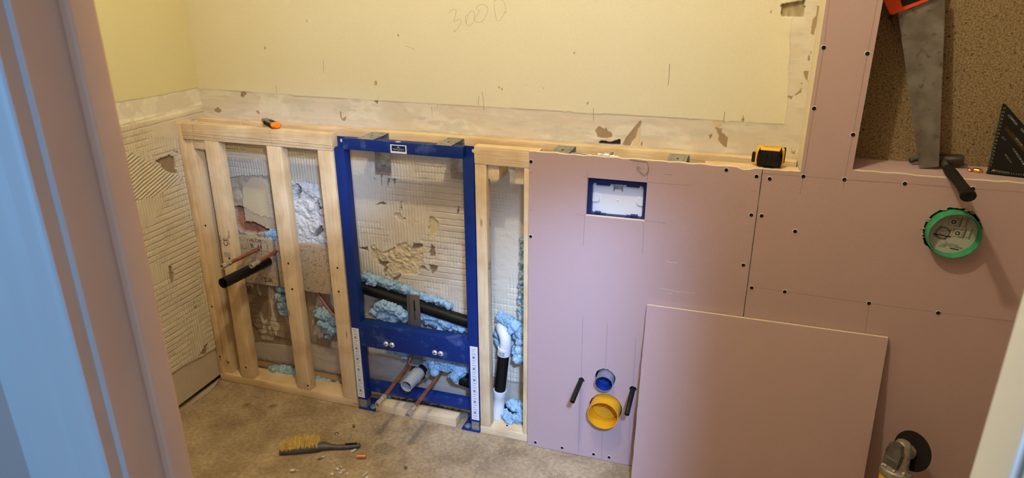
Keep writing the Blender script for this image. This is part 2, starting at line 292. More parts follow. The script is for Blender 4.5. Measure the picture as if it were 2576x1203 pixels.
def plate(bm, outer, holes, t0, t1, mp, edge_mi=1):
    """flat plate with holes; outline in (u, v), thickness t0..t1; mp(u, v, t) -> world"""
    es = []; 
    for loop in [outer]+list(holes):
        vs = [bm.verts.new((u, v, 0)) for u, v in loop]
        es += [bm.edges.new((vs[i], vs[(i+1) % len(vs)])) for i in range(len(vs))]
    r = bmesh.ops.triangle_fill(bm, use_beauty=True, use_dissolve=False, edges=es)
    fs = [g for g in r['geom'] if isinstance(g, bmesh.types.BMFace)]
    ex = bmesh.ops.extrude_face_region(bm, geom=fs)
    nv = [g for g in ex['geom'] if isinstance(g, bmesh.types.BMVert)]
    ns = set(nv)
    for v in bm.verts:
        u, vv, _ = v.co
        v.co = mp(u, vv, t1 if v in ns else t0)
    for f in bm.faces:
        k = sum(1 for v in f.verts if v in ns)
        f.material_index = 0 if k in (0, len(f.verts)) else edge_mi
    return bm

XZ = lambda u, v, t: Vector((u, t, v))

def circle(cx, cy, r, n=32, jit=0.0):
    return [(cx+(r+rng.uniform(-jit, jit))*math.cos(2*math.pi*k/n), cy+(r+rng.uniform(-jit, jit))*math.sin(2*math.pi*k/n)) for k in range(n)]

def ribbon(bm, pts, wd, mp):
    """flat pencil stroke of width wd following pts (u, v)"""
    n = len(pts); prev = None
    for i in range(n):
        a = Vector(pts[max(i-1, 0)]); b = Vector(pts[min(i+1, n-1)]); t = (b-a)
        if t.length < 1e-9: continue
        t.normalize(); nn = Vector((-t.y, t.x))*wd/2; c = Vector(pts[i])
        cur = (bm.verts.new(mp(c.x+nn.x, c.y+nn.y)), bm.verts.new(mp(c.x-nn.x, c.y-nn.y)))
        if prev: bm.faces.new((prev[0], prev[1], cur[1], cur[0]))
        prev = cur
    return bm

def smooth_path(pts, k=5):
    out = []; n = len(pts)
    for i in range(n-1):
        p0, p1, p2, p3 = (np.array(pts[max(i-1, 0)], float), np.array(pts[i], float), np.array(pts[i+1], float), np.array(pts[min(i+2, n-1)], float))
        for j in range(k):
            t = j/k
            out.append(tuple(0.5*((2*p1)+(-p0+p2)*t+(2*p0-5*p1+4*p2-p3)*t*t+(-p0+3*p1-3*p2+p3)*t**3)))
    out.append(tuple(pts[-1])); return out

def text_mesh(s, size, mx, depth=0.0, align='CENTER'):
    """lettering as a mesh; mx places the text plane (x right, y up) in the world"""
    c = bpy.data.curves.new('t', 'FONT'); c.body = s; c.size = size; c.align_x = align; c.align_y = 'CENTER'; c.extrude = depth; c.resolution_u = 2
    o = bpy.data.objects.new('t', c); COL.objects.link(o)
    dg = bpy.context.evaluated_depsgraph_get(); me = bpy.data.meshes.new_from_object(o.evaluated_get(dg))
    bpy.data.objects.remove(o); bpy.data.curves.remove(c)
    me.transform(mx); return me

def join_meshes(meshes):
    bm = nb()
    for me in meshes: bm.from_mesh(me)
    return bm

def basis(origin, x, y):
    x = Vector(x).normalized(); y = Vector(y).normalized(); z = x.cross(y)
    m = Matrix.Identity(4)
    for i in range(3): m[i][0] = x[i]; m[i][1] = y[i]; m[i][2] = z[i]; m[i][3] = origin[i]
    return m

# numpy noise and height fields ---------------------------------------
def vnoise(x, y, sc, seed, octv=3):
    out = 0; amp = 0.5; tot = 0
    for k in range(octv):
        g = np.random.RandomState(seed+k*17).rand(256, 256)
        X = x*sc*2**k+31.7; Y = y*sc*2**k+17.3
        xi = np.floor(X).astype(int); yi = np.floor(Y).astype(int); fx = X-xi; fy = Y-yi
        fx = fx*fx*(3-2*fx); fy = fy*fy*(3-2*fy)
        a = g[xi % 256, yi % 256]; b = g[(xi+1) % 256, yi % 256]; c = g[xi % 256, (yi+1) % 256]; d = g[(xi+1) % 256, (yi+1) % 256]
        out = out+amp*((a*(1-fx)+b*fx)*(1-fy)+(c*(1-fx)+d*fx)*fy); tot += amp; amp *= 0.5
    return out/tot

def inpoly(x, y, poly):
    m = np.zeros(x.shape, bool); n = len(poly)
    for i in range(n):
        x1, y1 = poly[i]; x2, y2 = poly[(i+1) % n]
        if y1 == y2: continue
        c = ((y1 > y) != (y2 > y)) & (x < (x2-x1)*(y-y1)/(y2-y1)+x1)
        m ^= c
    return m

def sstep(a, b, x):
    t = np.clip((x-a)/(b-a), 0, 1); return t*t*(3-2*t)

def field(name, u0, u1, v0, v1, step, fn, to_world, material, parent=None, flip=False):
    nu = int(round((u1-u0)/step))+1; nv = int(round((v1-v0)/step))+1
    U, V = np.meshgrid(np.linspace(u0, u1, nu), np.linspace(v0, v1, nv))
    h, c = fn(U, V)
    co = to_world(U, V, h).reshape(-1, 3).astype(np.float32)
    idx = np.arange(nu*nv).reshape(nv, nu)
    q = np.stack([idx[:-1, :-1], idx[:-1, 1:], idx[1:, 1:], idx[1:, :-1]], -1).reshape(-1, 4)
    if flip: q = q[:, ::-1]
    me = bpy.data.meshes.new(name)
    me.vertices.add(len(co)); me.vertices.foreach_set('co', co.ravel())
    me.loops.add(q.size); me.loops.foreach_set('vertex_index', q.ravel().astype(np.int32))
    me.polygons.add(len(q)); me.polygons.foreach_set('loop_start', (np.arange(len(q))*4).astype(np.int32))
    me.update(calc_edges=True); me.validate()
    a = me.attributes.new('Col', 'FLOAT_COLOR', 'POINT')
    a.data.foreach_set('color', np.concatenate([c.reshape(-1, 3), np.ones((len(co), 1))], 1).astype(np.float32).ravel())
    me.polygons.foreach_set('use_smooth', np.ones(len(q), bool))
    return obj(name, me, material, parent, world=False)

# ------------------------------------------------------------------ materials
PAINT = (0.79, 0.745, 0.56)
m_wallv = vcol('plaster_and_adhesive')
m_paint = mat('cream_paint', PAINT, 0.85, color2=(0.778, 0.733, 0.55), scale=60, bump=0.0003, bscale=300)
m_ceil = mat('boarded_ceiling', (0.66, 0.62, 0.56), 0.9)
m_wwall = mat('bare_boarded_wall', (0.46, 0.38, 0.34), 0.9)
m_floor = None
m_pine_x = wood('pine_grain_x', 0); m_pine_y = wood('pine_grain_y', 1); m_pine_z = wood('pine_grain_z', 2)
m_pink = mat('pink_plasterboard_paper', (0.50, 0.355, 0.35), 0.85, color2=(0.47, 0.335, 0.33), scale=260, bump=0.0002, bscale=500, color3=(0.485, 0.345, 0.335), scale3=5, ramp3=(0.4, 0.75))
m_core = mat('gypsum_core', (0.80, 0.70, 0.55), 0.95, color2=(0.72, 0.60, 0.45), scale=120, bump=0.0012, bscale=160)
m_blue = mat('blue_powder_coat', (0.0025, 0.021, 0.165), 0.45, color2=(0.003, 0.026, 0.19), scale=30, spec=0.35)
m_bluedust = mat('dusty_blue_coat', (0.003, 0.023, 0.165), 0.5, color2=(0.12, 0.18, 0.36), scale=22, ramp=(0.56, 0.92), spec=0.3)
m_navy = mat('navy_plastic', (0.012, 0.022, 0.10), 0.4)
m_galv = mat('galvanised_steel', (0.30, 0.31, 0.30), 0.45, 0.7, color2=(0.45, 0.46, 0.45), scale=50)
m_steel = mat('dull_steel', (0.36, 0.35, 0.33), 0.38, 0.85, color2=(0.24, 0.23, 0.21), scale=25)
m_chrome = mat('bright_zinc', (0.74, 0.75, 0.76), 0.30, 0.55)
m_cu = mat('copper', (0.62, 0.26, 0.14), 0.38, 0.75, color2=(0.42, 0.16, 0.09), scale=45)
m_cubright = mat('bright_copper', (0.80, 0.36, 0.19), 0.28, 0.85)
m_nickel = mat('nickel_plated_brass', (0.66, 0.60, 0.50), 0.34, 0.55, color2=(0.45, 0.39, 0.31), scale=70)
m_brass = mat('brass', (0.78, 0.50, 0.16), 0.28, 0.9)
m_black = mat('black_plastic', (0.005, 0.005, 0.0055), 0.40, spec=0.28)
m_blackd = mat('dusty_black_plastic', (0.006, 0.006, 0.006), 0.5, spec=0.25, color2=(0.014, 0.013, 0.012), scale=40, ramp=(0.5, 0.75))
m_rubber = mat('black_rubber', (0.010, 0.009, 0.008), 0.7, spec=0.2)
m_white = mat('white_plastic', (0.78, 0.80, 0.83), 0.42, spec=0.4)
m_wpipe = mat('white_pipe', (0.80, 0.80, 0.80), 0.35, color2=(0.68, 0.70, 0.72), scale=20, spec=0.4)
m_grey = mat('grey_pipe', (0.36, 0.38, 0.38), 0.45, spec=0.4)
m_greyblue = mat('blue_grey_pipe', (0.15, 0.16, 0.24), 0.6, color2=(0.22, 0.22, 0.28), scale=90)
m_bluein = mat('blue_cap_plastic', (0.010, 0.035, 0.20), 0.5)
m_yel = mat('yellow_plastic', (0.80, 0.37, 0.008), 0.42, spec=0.4)
m_toolyel = mat('tool_yellow', (0.85, 0.46, 0.01), 0.42, spec=0.4)
m_foam = mat('pale_blue_foam', (0.25, 0.43, 0.60), 0.85, color2=(0.42, 0.60, 0.74), scale=45, bump=0.006, bscale=110)
m_foamd = mat('dusty_blue_foam', (0.26, 0.42, 0.52), 0.9, color2=(0.40, 0.55, 0.62), scale=30, bump=0.004, bscale=90)
m_green = mat('green_masking_tape', (0.035, 0.26, 0.125), 0.6, color2=(0.05, 0.32, 0.16), scale=60)
m_label = mat('label_paper', (0.46, 0.46, 0.40), 0.7)
m_ink = mat('black_ink', (0.02, 0.02, 0.02), 0.8)
m_pencil = mat('pencil_lead', (0.20, 0.14, 0.11), 0.9)
m_pencilw = mat('faint_pencil', (0.42, 0.34, 0.20), 0.9)
m_scratch = mat('pale_scratch', (0.80, 0.68, 0.62), 0.9)
m_print = mat('white_print', (0.75, 0.75, 0.72), 0.7)
m_printdim = mat('grey_print', (0.35, 0.34, 0.31), 0.7)
m_jamb = mat('shade_tinted_lining', (0.68, 0.42, 0.26), 0.6, color2=(0.65, 0.40, 0.245), scale=12)  # left lining tinted brown in place of shade from the blue hall light
m_arch = mat('white_gloss_trim', (0.58, 0.62, 0.62), 0.4)
m_jambr = mat('white_door_lining', (0.74, 0.70, 0.62), 0.5, color2=(0.71, 0.67, 0.59), scale=9)
m_chip = mat('chipboard', (0.42, 0.32, 0.20), 0.9, color2=(0.58, 0.47, 0.32), scale=170, detail=3, bump=0.0008, color3=(0.30, 0.22, 0.13), scale3=90, ramp3=(0.58, 0.66))
m_osb = mat('dark_chipboard', (0.15, 0.10, 0.05), 0.9, color2=(0.34, 0.25, 0.13), scale=230, detail=5, ramp=(0.36, 0.66), bump=0.0012, bscale=140, color3=(0.07, 0.045, 0.025), scale3=110, ramp3=(0.60, 0.68))
m_blade = mat('stained_saw_blade', (0.27, 0.255, 0.23), 0.45, 0.6, color2=(0.17, 0.15, 0.125), scale=14, ramp=(0.4, 0.62), color3=(0.14, 0.125, 0.10), scale3=55, ramp3=(0.58, 0.70))
m_orange = mat('orange_plastic', (0.86, 0.24, 0.01), 0.4)
m_redorange = mat('red_orange_plastic', (0.70, 0.07, 0.01), 0.45)
m_bristle = mat('straw_bristle', (0.46, 0.27, 0.05), 0.8, color2=(0.78, 0.56, 0.17), scale=220)
m_brushgrey = mat('dark_grey_plastic', (0.055, 0.052, 0.05), 0.42, color2=(0.085, 0.08, 0.075), scale=60, spec=0.4)
m_plaster = mat('plaster_crumb', (0.70, 0.62, 0.50), 0.9, color2=(0.6, 0.52, 0.40), scale=60)
m_alu = mat('grinder_alloy', (0.42, 0.39, 0.34), 0.5, 0.5, color2=(0.24, 0.22, 0.19), scale=60)
m_disc = mat('cutting_disc', (0.010, 0.008, 0.008), 0.85)
m_dirt = mat('dirt', (0.15, 0.10, 0.055), 1.0, color2=(0.22, 0.155, 0.09), scale=80, bump=0.003)
m_foil = mat('dark_gap', (0.03, 0.025, 0.02), 1.0)
m_pvcin = mat('dark_interior', (0.006, 0.006, 0.006), 0.9)

# concrete floor
m_floor = bpy.data.materials.new('concrete_floor'); m_floor.use_nodes = True
nt = m_floor.node_tree; L = nt.links.new; p = nt.nodes['Principled BSDF']; p.inputs['Roughness'].default_value = 0.92; p.inputs['Specular IOR Level'].default_value = 0.12
tc = N(nt, 'ShaderNodeTexCoord')
def fn_(sc, det, a, b, c0, c1, dist=0.0):
    n = N(nt, 'ShaderNodeTexNoise'); n.inputs['Scale'].default_value = sc; n.inputs['Detail'].default_value = det; n.inputs['Distortion'].default_value = dist
    L(tc.outputs['Object'], n.inputs['Vector']); r = N(nt, 'ShaderNodeValToRGB'); e = r.color_ramp.elements
    e[0].position = a; e[1].position = b; e[0].color = (*c0, 1); e[1].color = (*c1, 1); L(n.outputs['Fac'], r.inputs[0]); return r, n
r1, n1 = fn_(7, 7, 0.35, 0.68, (0.285, 0.215, 0.135), (0.47, 0.375, 0.25), 0.4)
r2b, n2b = fn_(70, 6, 0.38, 0.62, (0.80, 0.78, 0.75), (1.06, 1.04, 1.0))
mx1 = N(nt, 'ShaderNodeMix', data_type='RGBA'); mx1.blend_type = 'MULTIPLY'; mx1.inputs[0].default_value = 1.0
L(r1.outputs[0], mx1.inputs[6]); L(r2b.outputs[0], mx1.inputs[7])
r3b, n3b = fn_(16, 5, 0.60, 0.74, (0, 0, 0), (1, 1, 1), 0.8)
mx2 = N(nt, 'ShaderNodeMix', data_type='RGBA'); mx2.inputs[7].default_value = (0.46, 0.37, 0.26, 1)
mm = N(nt, 'ShaderNodeMath', operation='MULTIPLY'); mm.inputs[1].default_value = 0.55; L(r3b.outputs[0], mm.inputs[0]); L(mm.outputs[0], mx2.inputs[0]); L(mx1.outputs[2], mx2.inputs[6])
prev = mx2.outputs[2]
# oily stains with a shape of their own
for (sx_, sy_, rr, dk) in [(-0.448, -0.13, 0.030, 0.72), (-0.3435, -0.096, 0.024, 0.72), (-0.21, -0.24, 0.075, 0.38), (-0.42, -0.27, 0.09, 0.30), (0.32, -0.24, 0.03, 0.45), (0.33, -0.33, 0.05, 0.35), (-0.40, -0.36, 0.12, 0.25), (-0.09, -0.03, 0.05, 0.2), (0.62, -0.15, 0.10, 0.25)]:
    vs = N(nt, 'ShaderNodeVectorMath', operation='DISTANCE'); vs.inputs[1].default_value = (sx_, sy_, 0)
    nz = N(nt, 'ShaderNodeTexNoise'); nz.inputs['Scale'].default_value = 22; L(tc.outputs['Object'], nz.inputs['Vector'])
    am = N(nt, 'ShaderNodeVectorMath', operation='MULTIPLY_ADD'); am.inputs[1].default_value = (rr*1.3,)*3
    L(nz.outputs['Color'], am.inputs[0]); L(tc.outputs['Object'], am.inputs[2])
    sb = N(nt, 'ShaderNodeVectorMath', operation='SUBTRACT'); sb.inputs[1].default_value = (rr*0.65,)*3; L(am.outputs[0], sb.inputs[0])
    L(sb.outputs[0], vs.inputs[0])
    mr = N(nt, 'ShaderNodeMapRange'); mr.inputs[1].default_value = rr*0.2; mr.inputs[2].default_value = rr; mr.inputs[3].default_value = dk; mr.inputs[4].default_value = 0
    L(vs.outputs['Value'], mr.inputs[0])
    mxs = N(nt, 'ShaderNodeMix', data_type='RGBA'); mxs.inputs[7].default_value = (0.115, 0.08, 0.045, 1)
    L(mr.outputs[0], mxs.inputs[0]); L(prev, mxs.inputs[6]); prev = mxs.outputs[2]
L(prev, p.inputs['Base Color'])
bp = N(nt, 'ShaderNodeBump'); bp.inputs['Distance'].default_value = 0.003; bp.inputs['Strength'].default_value = 0.6; L(n2b.outputs['Fac'], bp.inputs['Height']); L(bp.outputs[0], p.inputs['Normal'])

# ------------------------------------------------------------------ the room
def struct(name, bm, m, parent=None):
    o = obj(name, bm, m, parent)
    if parent is None: o['kind'] = 'structure'
    return o
def sbox(name, m, *a, parent=None): return struct(name, box(nb(), *a), m, parent)
XR = 2.75; YF = -1.565; YH = -1.6456; CEIL = 2.95
fl = sbox('floor', m_floor, XL-0.35, XR+0.1, -4.2, 0.42, -0.10, 0.0)
sbox('ceiling', m_ceil, XL-0.3, XR+0.1, YH, 0.42, CEIL, CEIL+0.08)
sbox('wall_right', m_wwall, XR, XR+0.1, YH, 0.42, 0, CEIL)

C_ADH = np.array([0.74, 0.65, 0.50]); C_PLAS = np.array([0.71, 0.65, 0.55]); C_WHITE = np.array([0.80, 0.76, 0.65])
C_BROWN = np.array([0.33, 0.24, 0.15]); C_CREAM = np.array([0.70, 0.58, 0.37]); C_GREY = np.array([0.62, 0.54, 0.42])
C_TERRA = np.array([0.36, 0.15, 0.08]); C_SNOW = np.array([0.70, 0.69, 0.68]); C_DARK = np.array([0.22, 0.16, 0.10])

def pulse(x, period, width):
    f = np.abs(((x/period) % 1.0)-0.5)*2          # 1 at line, 0 between
    return sstep(1-width, 1-width*0.35, f)

def layer(c, mask, col, nz=None, amt=0.08):
    k = mask[..., None].astype(float)
    cc = np.broadcast_to(col, c.shape)
    if nz is not None: cc = cc*(1-amt+2*amt*nz[..., None])
    return c*(1-k)+cc*k

PECKS = [(-0.16, 1.50, 0.0035), (0.10, 1.292, 0.006), (0.20, 1.46, 0.003), (0.565, 1.300, 0.0035), (0.575, 1.294, 0.003), (0.66, 1.31, 0.002), (0.72, 1.305, 0.002), (0.87, 1.262, 0.002), (1.357, 1.236, 0.004), (-0.35, 1.40, 0.003), (0.82, 1.42, 0.002), (1.40, 1.553, 0.003)]
def back_fn(X, Z):
    n1 = vnoise(X, Z, 90, 1); n2 = vnoise(X, Z, 90, 2); n3 = vnoise(X, Z, 9, 3); n4 = vnoise(X, Z, 260, 4, 2); n5 = vnoise(X, Z, 30, 5)
    Xw = X+0.010*(n1-0.5); Zw = Z+0.010*(n2-0.5)
    h = np.zeros_like(X)
    c = np.broadcast_to(C_PLAS, X.shape+(3,)).copy()
    # scraped plaster band and right-hand strip: smears of grey, white and buff filler
    st = vnoise(X*0.22, Z, 60, 11, 3); bl = vnoise(X*0.5, Z, 16, 12, 3)
    c = layer(c, sstep(0.47, 0.60, bl)*0.75, C_WHITE, n1)
    c = layer(c, sstep(0.55, 0.66, st)*0.7, np.array([0.62, 0.585, 0.50]), n2)
    c = layer(c, sstep(0.60, 0.66, vnoise(X*0.5, Z*1.5, 22, 13))*0.7, np.array([0.70, 0.61, 0.50]))
    h += 0.0010*sstep(0.45, 0.6, bl)+0.0010*st
    # tile adhesive below
    adh = sstep(1.085, 1.06, Z+0.03*(n3-0.5)); low = sstep(0.165, 0.15, Z+0.05*(n3-0.5)); adh = adh*(1-low)
    zone = vnoise(X, Z, 6.5, 21, 2); zone2 = vnoise(X, Z, 7.5, 22, 2)
    mv = sstep(0.40, 0.50, zone); mh = sstep(0.44, 0.54, zone2)
    smooth_l = np.maximum(sstep(0.13, 0.06, np.abs(X-0.05)+0.05*(n3-0.5))*sstep(0.72, 0.78, Z), sstep(0.09, 0.05, np.abs(X-0.62)+0.05*(n3-0.5))*sstep(0.30, 0.55, vnoise(X, Z, 5, 71)))*0.95   # scraped flat area
    mv = mv*(1-smooth_l); mh = mh*(1-smooth_l)
    gv = pulse(X+0.0020*(n3-0.5)+0.0012*(n1-0.5), 0.0125, 0.34)*mv
    gh = pulse(Z+0.0015*(n5-0.5), 0.0245, 0.17)*mh*(1-0.5*gv)
    c = layer(c, adh, C_ADH, n5, 0.10)
    c = layer(c, adh*(1-mv)*0.5, C_GREY, n1)
    c = layer(c, adh*smooth_l*0.9, np.array([0.72, 0.64, 0.51]))
    h += adh*(0.0068+0.0012*n5-0.0072*gv-0.0034*gh+0.0008*n4)
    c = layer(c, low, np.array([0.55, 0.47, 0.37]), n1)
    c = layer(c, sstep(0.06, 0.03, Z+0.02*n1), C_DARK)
    # left bays below the chipboard: old brown board paper, adhesive smears, and shade darkened into the colour
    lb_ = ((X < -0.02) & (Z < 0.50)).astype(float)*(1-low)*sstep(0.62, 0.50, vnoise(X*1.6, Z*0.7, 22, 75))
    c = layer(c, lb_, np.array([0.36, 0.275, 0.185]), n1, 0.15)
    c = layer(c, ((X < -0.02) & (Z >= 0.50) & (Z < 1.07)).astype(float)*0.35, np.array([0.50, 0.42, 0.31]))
    # tears
    for poly in TEAR_BROWN+TORN_LOW:
        m = inpoly(Xw, Zw, poly); c = layer(c, m, C_BROWN, n1, 0.12); h = np.where(m, -0.0025+0.0006*n4, h)
    m = inpoly(Xw, Zw, TEAR_CREAM); c = layer(c, m, C_CREAM, n1, 0.15); h = np.where(m, -0.004+0.020*np.floor(n5*5)/5*n1+0.006*n2, h)
    for poly in CREAM2:
        m = inpoly(Xw, Zw, poly); c = layer(c, m, C_CREAM*0.98, n1); h = np.where(m, 0.0002+0.0016*n5, h)
    # left bays: broken plaster
    m = inpoly(Xw, Zw, [(-0.66, 0.87), (-0.53, 0.90), (-0.38, 0.91), (-0.36, 0.64), (-0.64, 0.63)]); c = layer(c, m, np.array([0.46, 0.38, 0.28]), n1, 0.2); h = np.where(m, -0.004+0.012*n5, h)
    m = inpoly(Xw, Zw, PANEL); c = layer(c, m, np.array([0.60, 0.49, 0.31]), n5, 0.06); h = np.where(m, 0.013+0.0008*n4, h)
    m2 = inpoly(X, Z+0.020*(vnoise(X, Z*0, 130, 55, 2)-0.5), PANEL_LOW) & m; c = layer(c, m2, np.array([0.52, 0.42, 0.27])); h = np.where(m2, 0.010, h)
    m = inpoly(Xw, Zw, HOLE_TC); c = layer(c, m, C_TERRA, n5, 0.30); h = np.where(m, -0.028+0.010*n5, h)
    m = inpoly(Xw, Zw, WHITE); ch = np.floor(n5*7)/7; c = layer(c, m, C_SNOW*np.array([1.0, 0.97, 0.92]), n1, 0.10); h = np.where(m, -0.010+0.030*ch*(0.4+n3)+0.010*n1, h)
    for poly in [HOLE_B]+HOLE_C:
        m = inpoly(Xw, Zw, poly); c = layer(c, m, np.array([0.30, 0.22, 0.15]), n1, 0.2); h = np.where(m, -0.024+0.006*n1, h)
    # band tears, gap, socket hole
    for poly in BAND+STRIP+BANDL:
        m = inpoly(X+0.004*(n1-0.5), Z+0.004*(n2-0.5), poly); c = layer(c, m, C_BROWN*1.12, n1, 0.08); h = np.where(m, -0.0008+0.0005*n4, h)
    for poly in BAND_CREAM:
        m = inpoly(X+0.004*(n1-0.5), Z+0.004*(n2-0.5), poly); c = layer(c, m, C_CREAM, n1, 0.08); h = np.where(m, 0.0002+0.0012*n5, h)
    m = inpoly(X, Z, BAND_GAP); c = layer(c, m, np.array([0.10, 0.08, 0.07])); h = np.where(m, -0.02, h)
    # paint skin above
    edge = 1.2305+0.004*(vnoise(X, Z, 14, 31)-0.5)+0.006*sstep(0.0, -0.6, X)
    redge = 1.4785-0.020*sstep(1.25, 1.55, Z)+0.007*(vnoise(X*0, Z, 22, 32)-0.5)
    pm = (Z > edge) & (X < redge)
    c = layer(c, pm, np.array(PAINT)); h = np.where(pm, 0.0026+0.0002*n5, h)
    m = inpoly(X+0.003*(n1-0.5), Z+0.003*(n2-0.5), SOCKET); c = layer(c, m, np.array([0.40, 0.33, 0.21]), vnoise(X, Z*0.15, 150, 41), 0.4); h = np.where(m, -0.012+0.003*vnoise(X, Z*0.15, 120, 41), h)
    # pecks in the paint
    for px_, pz_, pr_ in PECKS:
        pk = (np.hypot((X-px_)*1.0, (Z-pz_)*0.6)+0.004*(n1-0.5) < pr_) & pm; c = layer(c, pk, np.array([0.52, 0.42, 0.27])); h = np.where(pk, 0.0012, h)
    return h, c

to_back = lambda U, V, h: np.stack([U, D-h, V], -1)
wb = thing('wall_back', None, None, (0, D, 0), kind='structure')
obj('painted_plaster', box(nb(), XL, XR, D+0.0008-0.0034, D+0.06, 1.62, CEIL), m_paint, wb)
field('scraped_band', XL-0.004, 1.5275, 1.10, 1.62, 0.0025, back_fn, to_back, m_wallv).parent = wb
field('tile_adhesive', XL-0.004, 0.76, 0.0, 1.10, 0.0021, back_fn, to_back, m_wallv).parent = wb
for c_ in wb.children:
    if c_.name.startswith(('scraped', 'tile')): c_.matrix_parent_inverse = Matrix.Translation((0, -D, 0))
obj('backing_blockwork', box(nb(), XL-0.3, XR, D+0.07, D+0.16, 0, CEIL), m_wwall, wb)
obj('lower_board', box(nb(), 0.76, XR, D, D+0.06, 0, 1.10), m_wwall, wb)
bm = nb()
for s in NUM: ribbon(bm, smooth_path(s, 6), 0.0010, lambda u, v: Vector((u, D-0.0031, v)))
obj('pencil_number', bm, m_pencilw, wb, label='handwritten pencil number 3000')
for s in HAIRS: obj('pencil_mark', ribbon(nb(), s, 0.0011, lambda u, v: Vector((u, D-0.0038, v))), m_pencil, wb)

def left_fn(Y, Z):
    n1 = vnoise(Y, Z, 90, 101); n2 = vnoise(Y, Z, 90, 102); n3 = vnoise(Y, Z, 9, 103); n5 = vnoise(Y, Z, 30, 105); n4 = vnoise(Y, Z, 260, 104, 2)
    Yw = Y+0.010*(n1-0.5); Zw = Z+0.010*(n2-0.5)
    h = np.zeros_like(Y); c = np.broadcast_to(C_PLAS, Y.shape+(3,)).copy()
    bl = vnoise(Y, Z, 18, 112); c = layer(c, sstep(0.5, 0.56, bl), C_WHITE*0.97, n1); h += 0.001*bl
    adh = sstep(1.185, 1.16, Z+0.04*(n3-0.5)); low = sstep(0.165, 0.15, Z+0.03*(n3-0.5)-0.10*Y*-1+0.0); adh = adh*(1-low)
    hor = inpoly(Yw, Zw, LHOR) | ((Y < -0.22) & (Z > 0.9) & (Z < 1.07))
    z1 = vnoise(Y, Z, 7.5, 121, 2); z2 = vnoise(Y, Z, 8, 122, 2)
    mv = sstep(0.36, 0.46, z1)*(~hor); mh = sstep(0.36, 0.46, z2)*(~hor)
    gv = pulse(Y+0.003*(n3-0.5)+0.0012*(n1-0.5), 0.0125, 0.38)*mv
    gh = pulse(Z+0.0015*(n5-0.5), 0.0225, 0.2)*mh*(1-0.5*gv)
    g2 = pulse(Z-0.35*Y+0.006*(n3-0.5)+0.0015*(n1-0.5), 0.0130, 0.38)*hor
    c = layer(c, adh, C_ADH*0.90, n5, 0.08)
    h += adh*(0.0075+0.0012*n5-0.0080*gv-0.0040*gh-0.0085*g2+0.0008*n4)
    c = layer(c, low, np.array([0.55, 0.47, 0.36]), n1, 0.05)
    m = inpoly(Yw, Zw, LHOLE); c = layer(c, m, C_BROWN*0.95, n1, 0.15); h = np.where(m, -0.003+0.012*sstep(-0.03, -0.12, Y)*0+0.003*n5, h)
    m = inpoly(Yw, Zw, LSMALL); c = layer(c, m, C_BROWN); h = np.where(m, -0.002, h)
    for poly in [[(-0.165, 0.60), (-0.15, 0.615), (-0.145, 0.565), (-0.155, 0.53), (-0.17, 0.55)], [(-0.075, 0.385), (-0.06, 0.40), (-0.06, 0.37)], [(-0.10, 0.18), (-0.04, 0.21), (-0.05, 0.16)]]:
        m = inpoly(Yw, Zw, poly); c = layer(c, m, C_BROWN, n1); h = np.where(m, -0.001, h)
    pm = Z > 1.243+0.004*(vnoise(Y, Z, 14, 131)-0.5)-0.04*sstep(0.0, -0.3, Y)*-0.2
    c = layer(c, pm, np.array(PAINT)*np.array([0.90, 0.89, 0.72])); h = np.where(pm, 0.0024, h)  # same paint yellowed, as if the cool light missed this wall
    return h, c
to_left = lambda U, V, h: np.stack([XL+h, U, V], -1)
wl = thing('wall_left', None, None, (XL, 0, 0), kind='structure')
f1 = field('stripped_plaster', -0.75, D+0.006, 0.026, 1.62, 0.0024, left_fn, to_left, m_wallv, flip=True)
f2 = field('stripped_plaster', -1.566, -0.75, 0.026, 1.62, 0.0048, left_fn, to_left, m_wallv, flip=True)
for f_ in (f1, f2): f_.parent = wl; f_.matrix_parent_inverse = Matrix.Translation((-XL, 0, 0))
m_paintl = mat('cream_paint_light_tinted', tuple(np.array(PAINT)*np.array([0.90, 0.89, 0.72])), 0.85)  # back wall's paint with the lack of cool light tinted in
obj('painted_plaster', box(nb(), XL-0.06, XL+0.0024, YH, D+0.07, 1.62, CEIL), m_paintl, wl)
obj('backing_blockwork', box(nb(), XL-0.16, XL-0.06, YH, D+0.16, 0, CEIL), m_wwall, wl)
# loose paper flakes on the torn left wall
bm = nb()
def flake(bm, pts, th=0.0008):
    vs = [bm.verts.new(p) for p in pts]; f = bm.faces.new(vs)
    r = bmesh.ops.extrude_face_region(bm, geom=[f])
    bmesh.ops.translate(bm, vec=(th, -th, th), verts=[v for v in r['geom'] if isinstance(v, bmesh.types.BMVert)])
flake(bm, [(XL+0.003, -0.062, 1.062), (XL+0.012, -0.050, 1.066), (XL+0.016, -0.040, 1.046), (XL+0.014, -0.020, 1.026), (XL+0.004, -0.022, 1.020), (XL+0.004, -0.048, 1.035)])
flake(bm, [(XL+0.003, -0.17, 1.035), (XL+0.010, -0.150, 1.052), (XL+0.010, -0.138, 1.030), (XL+0.004, -0.150, 1.012)])
obj('paper_flake', bm, mat('paper_flake_white', (0.72, 0.64, 0.50), 0.9), wl)

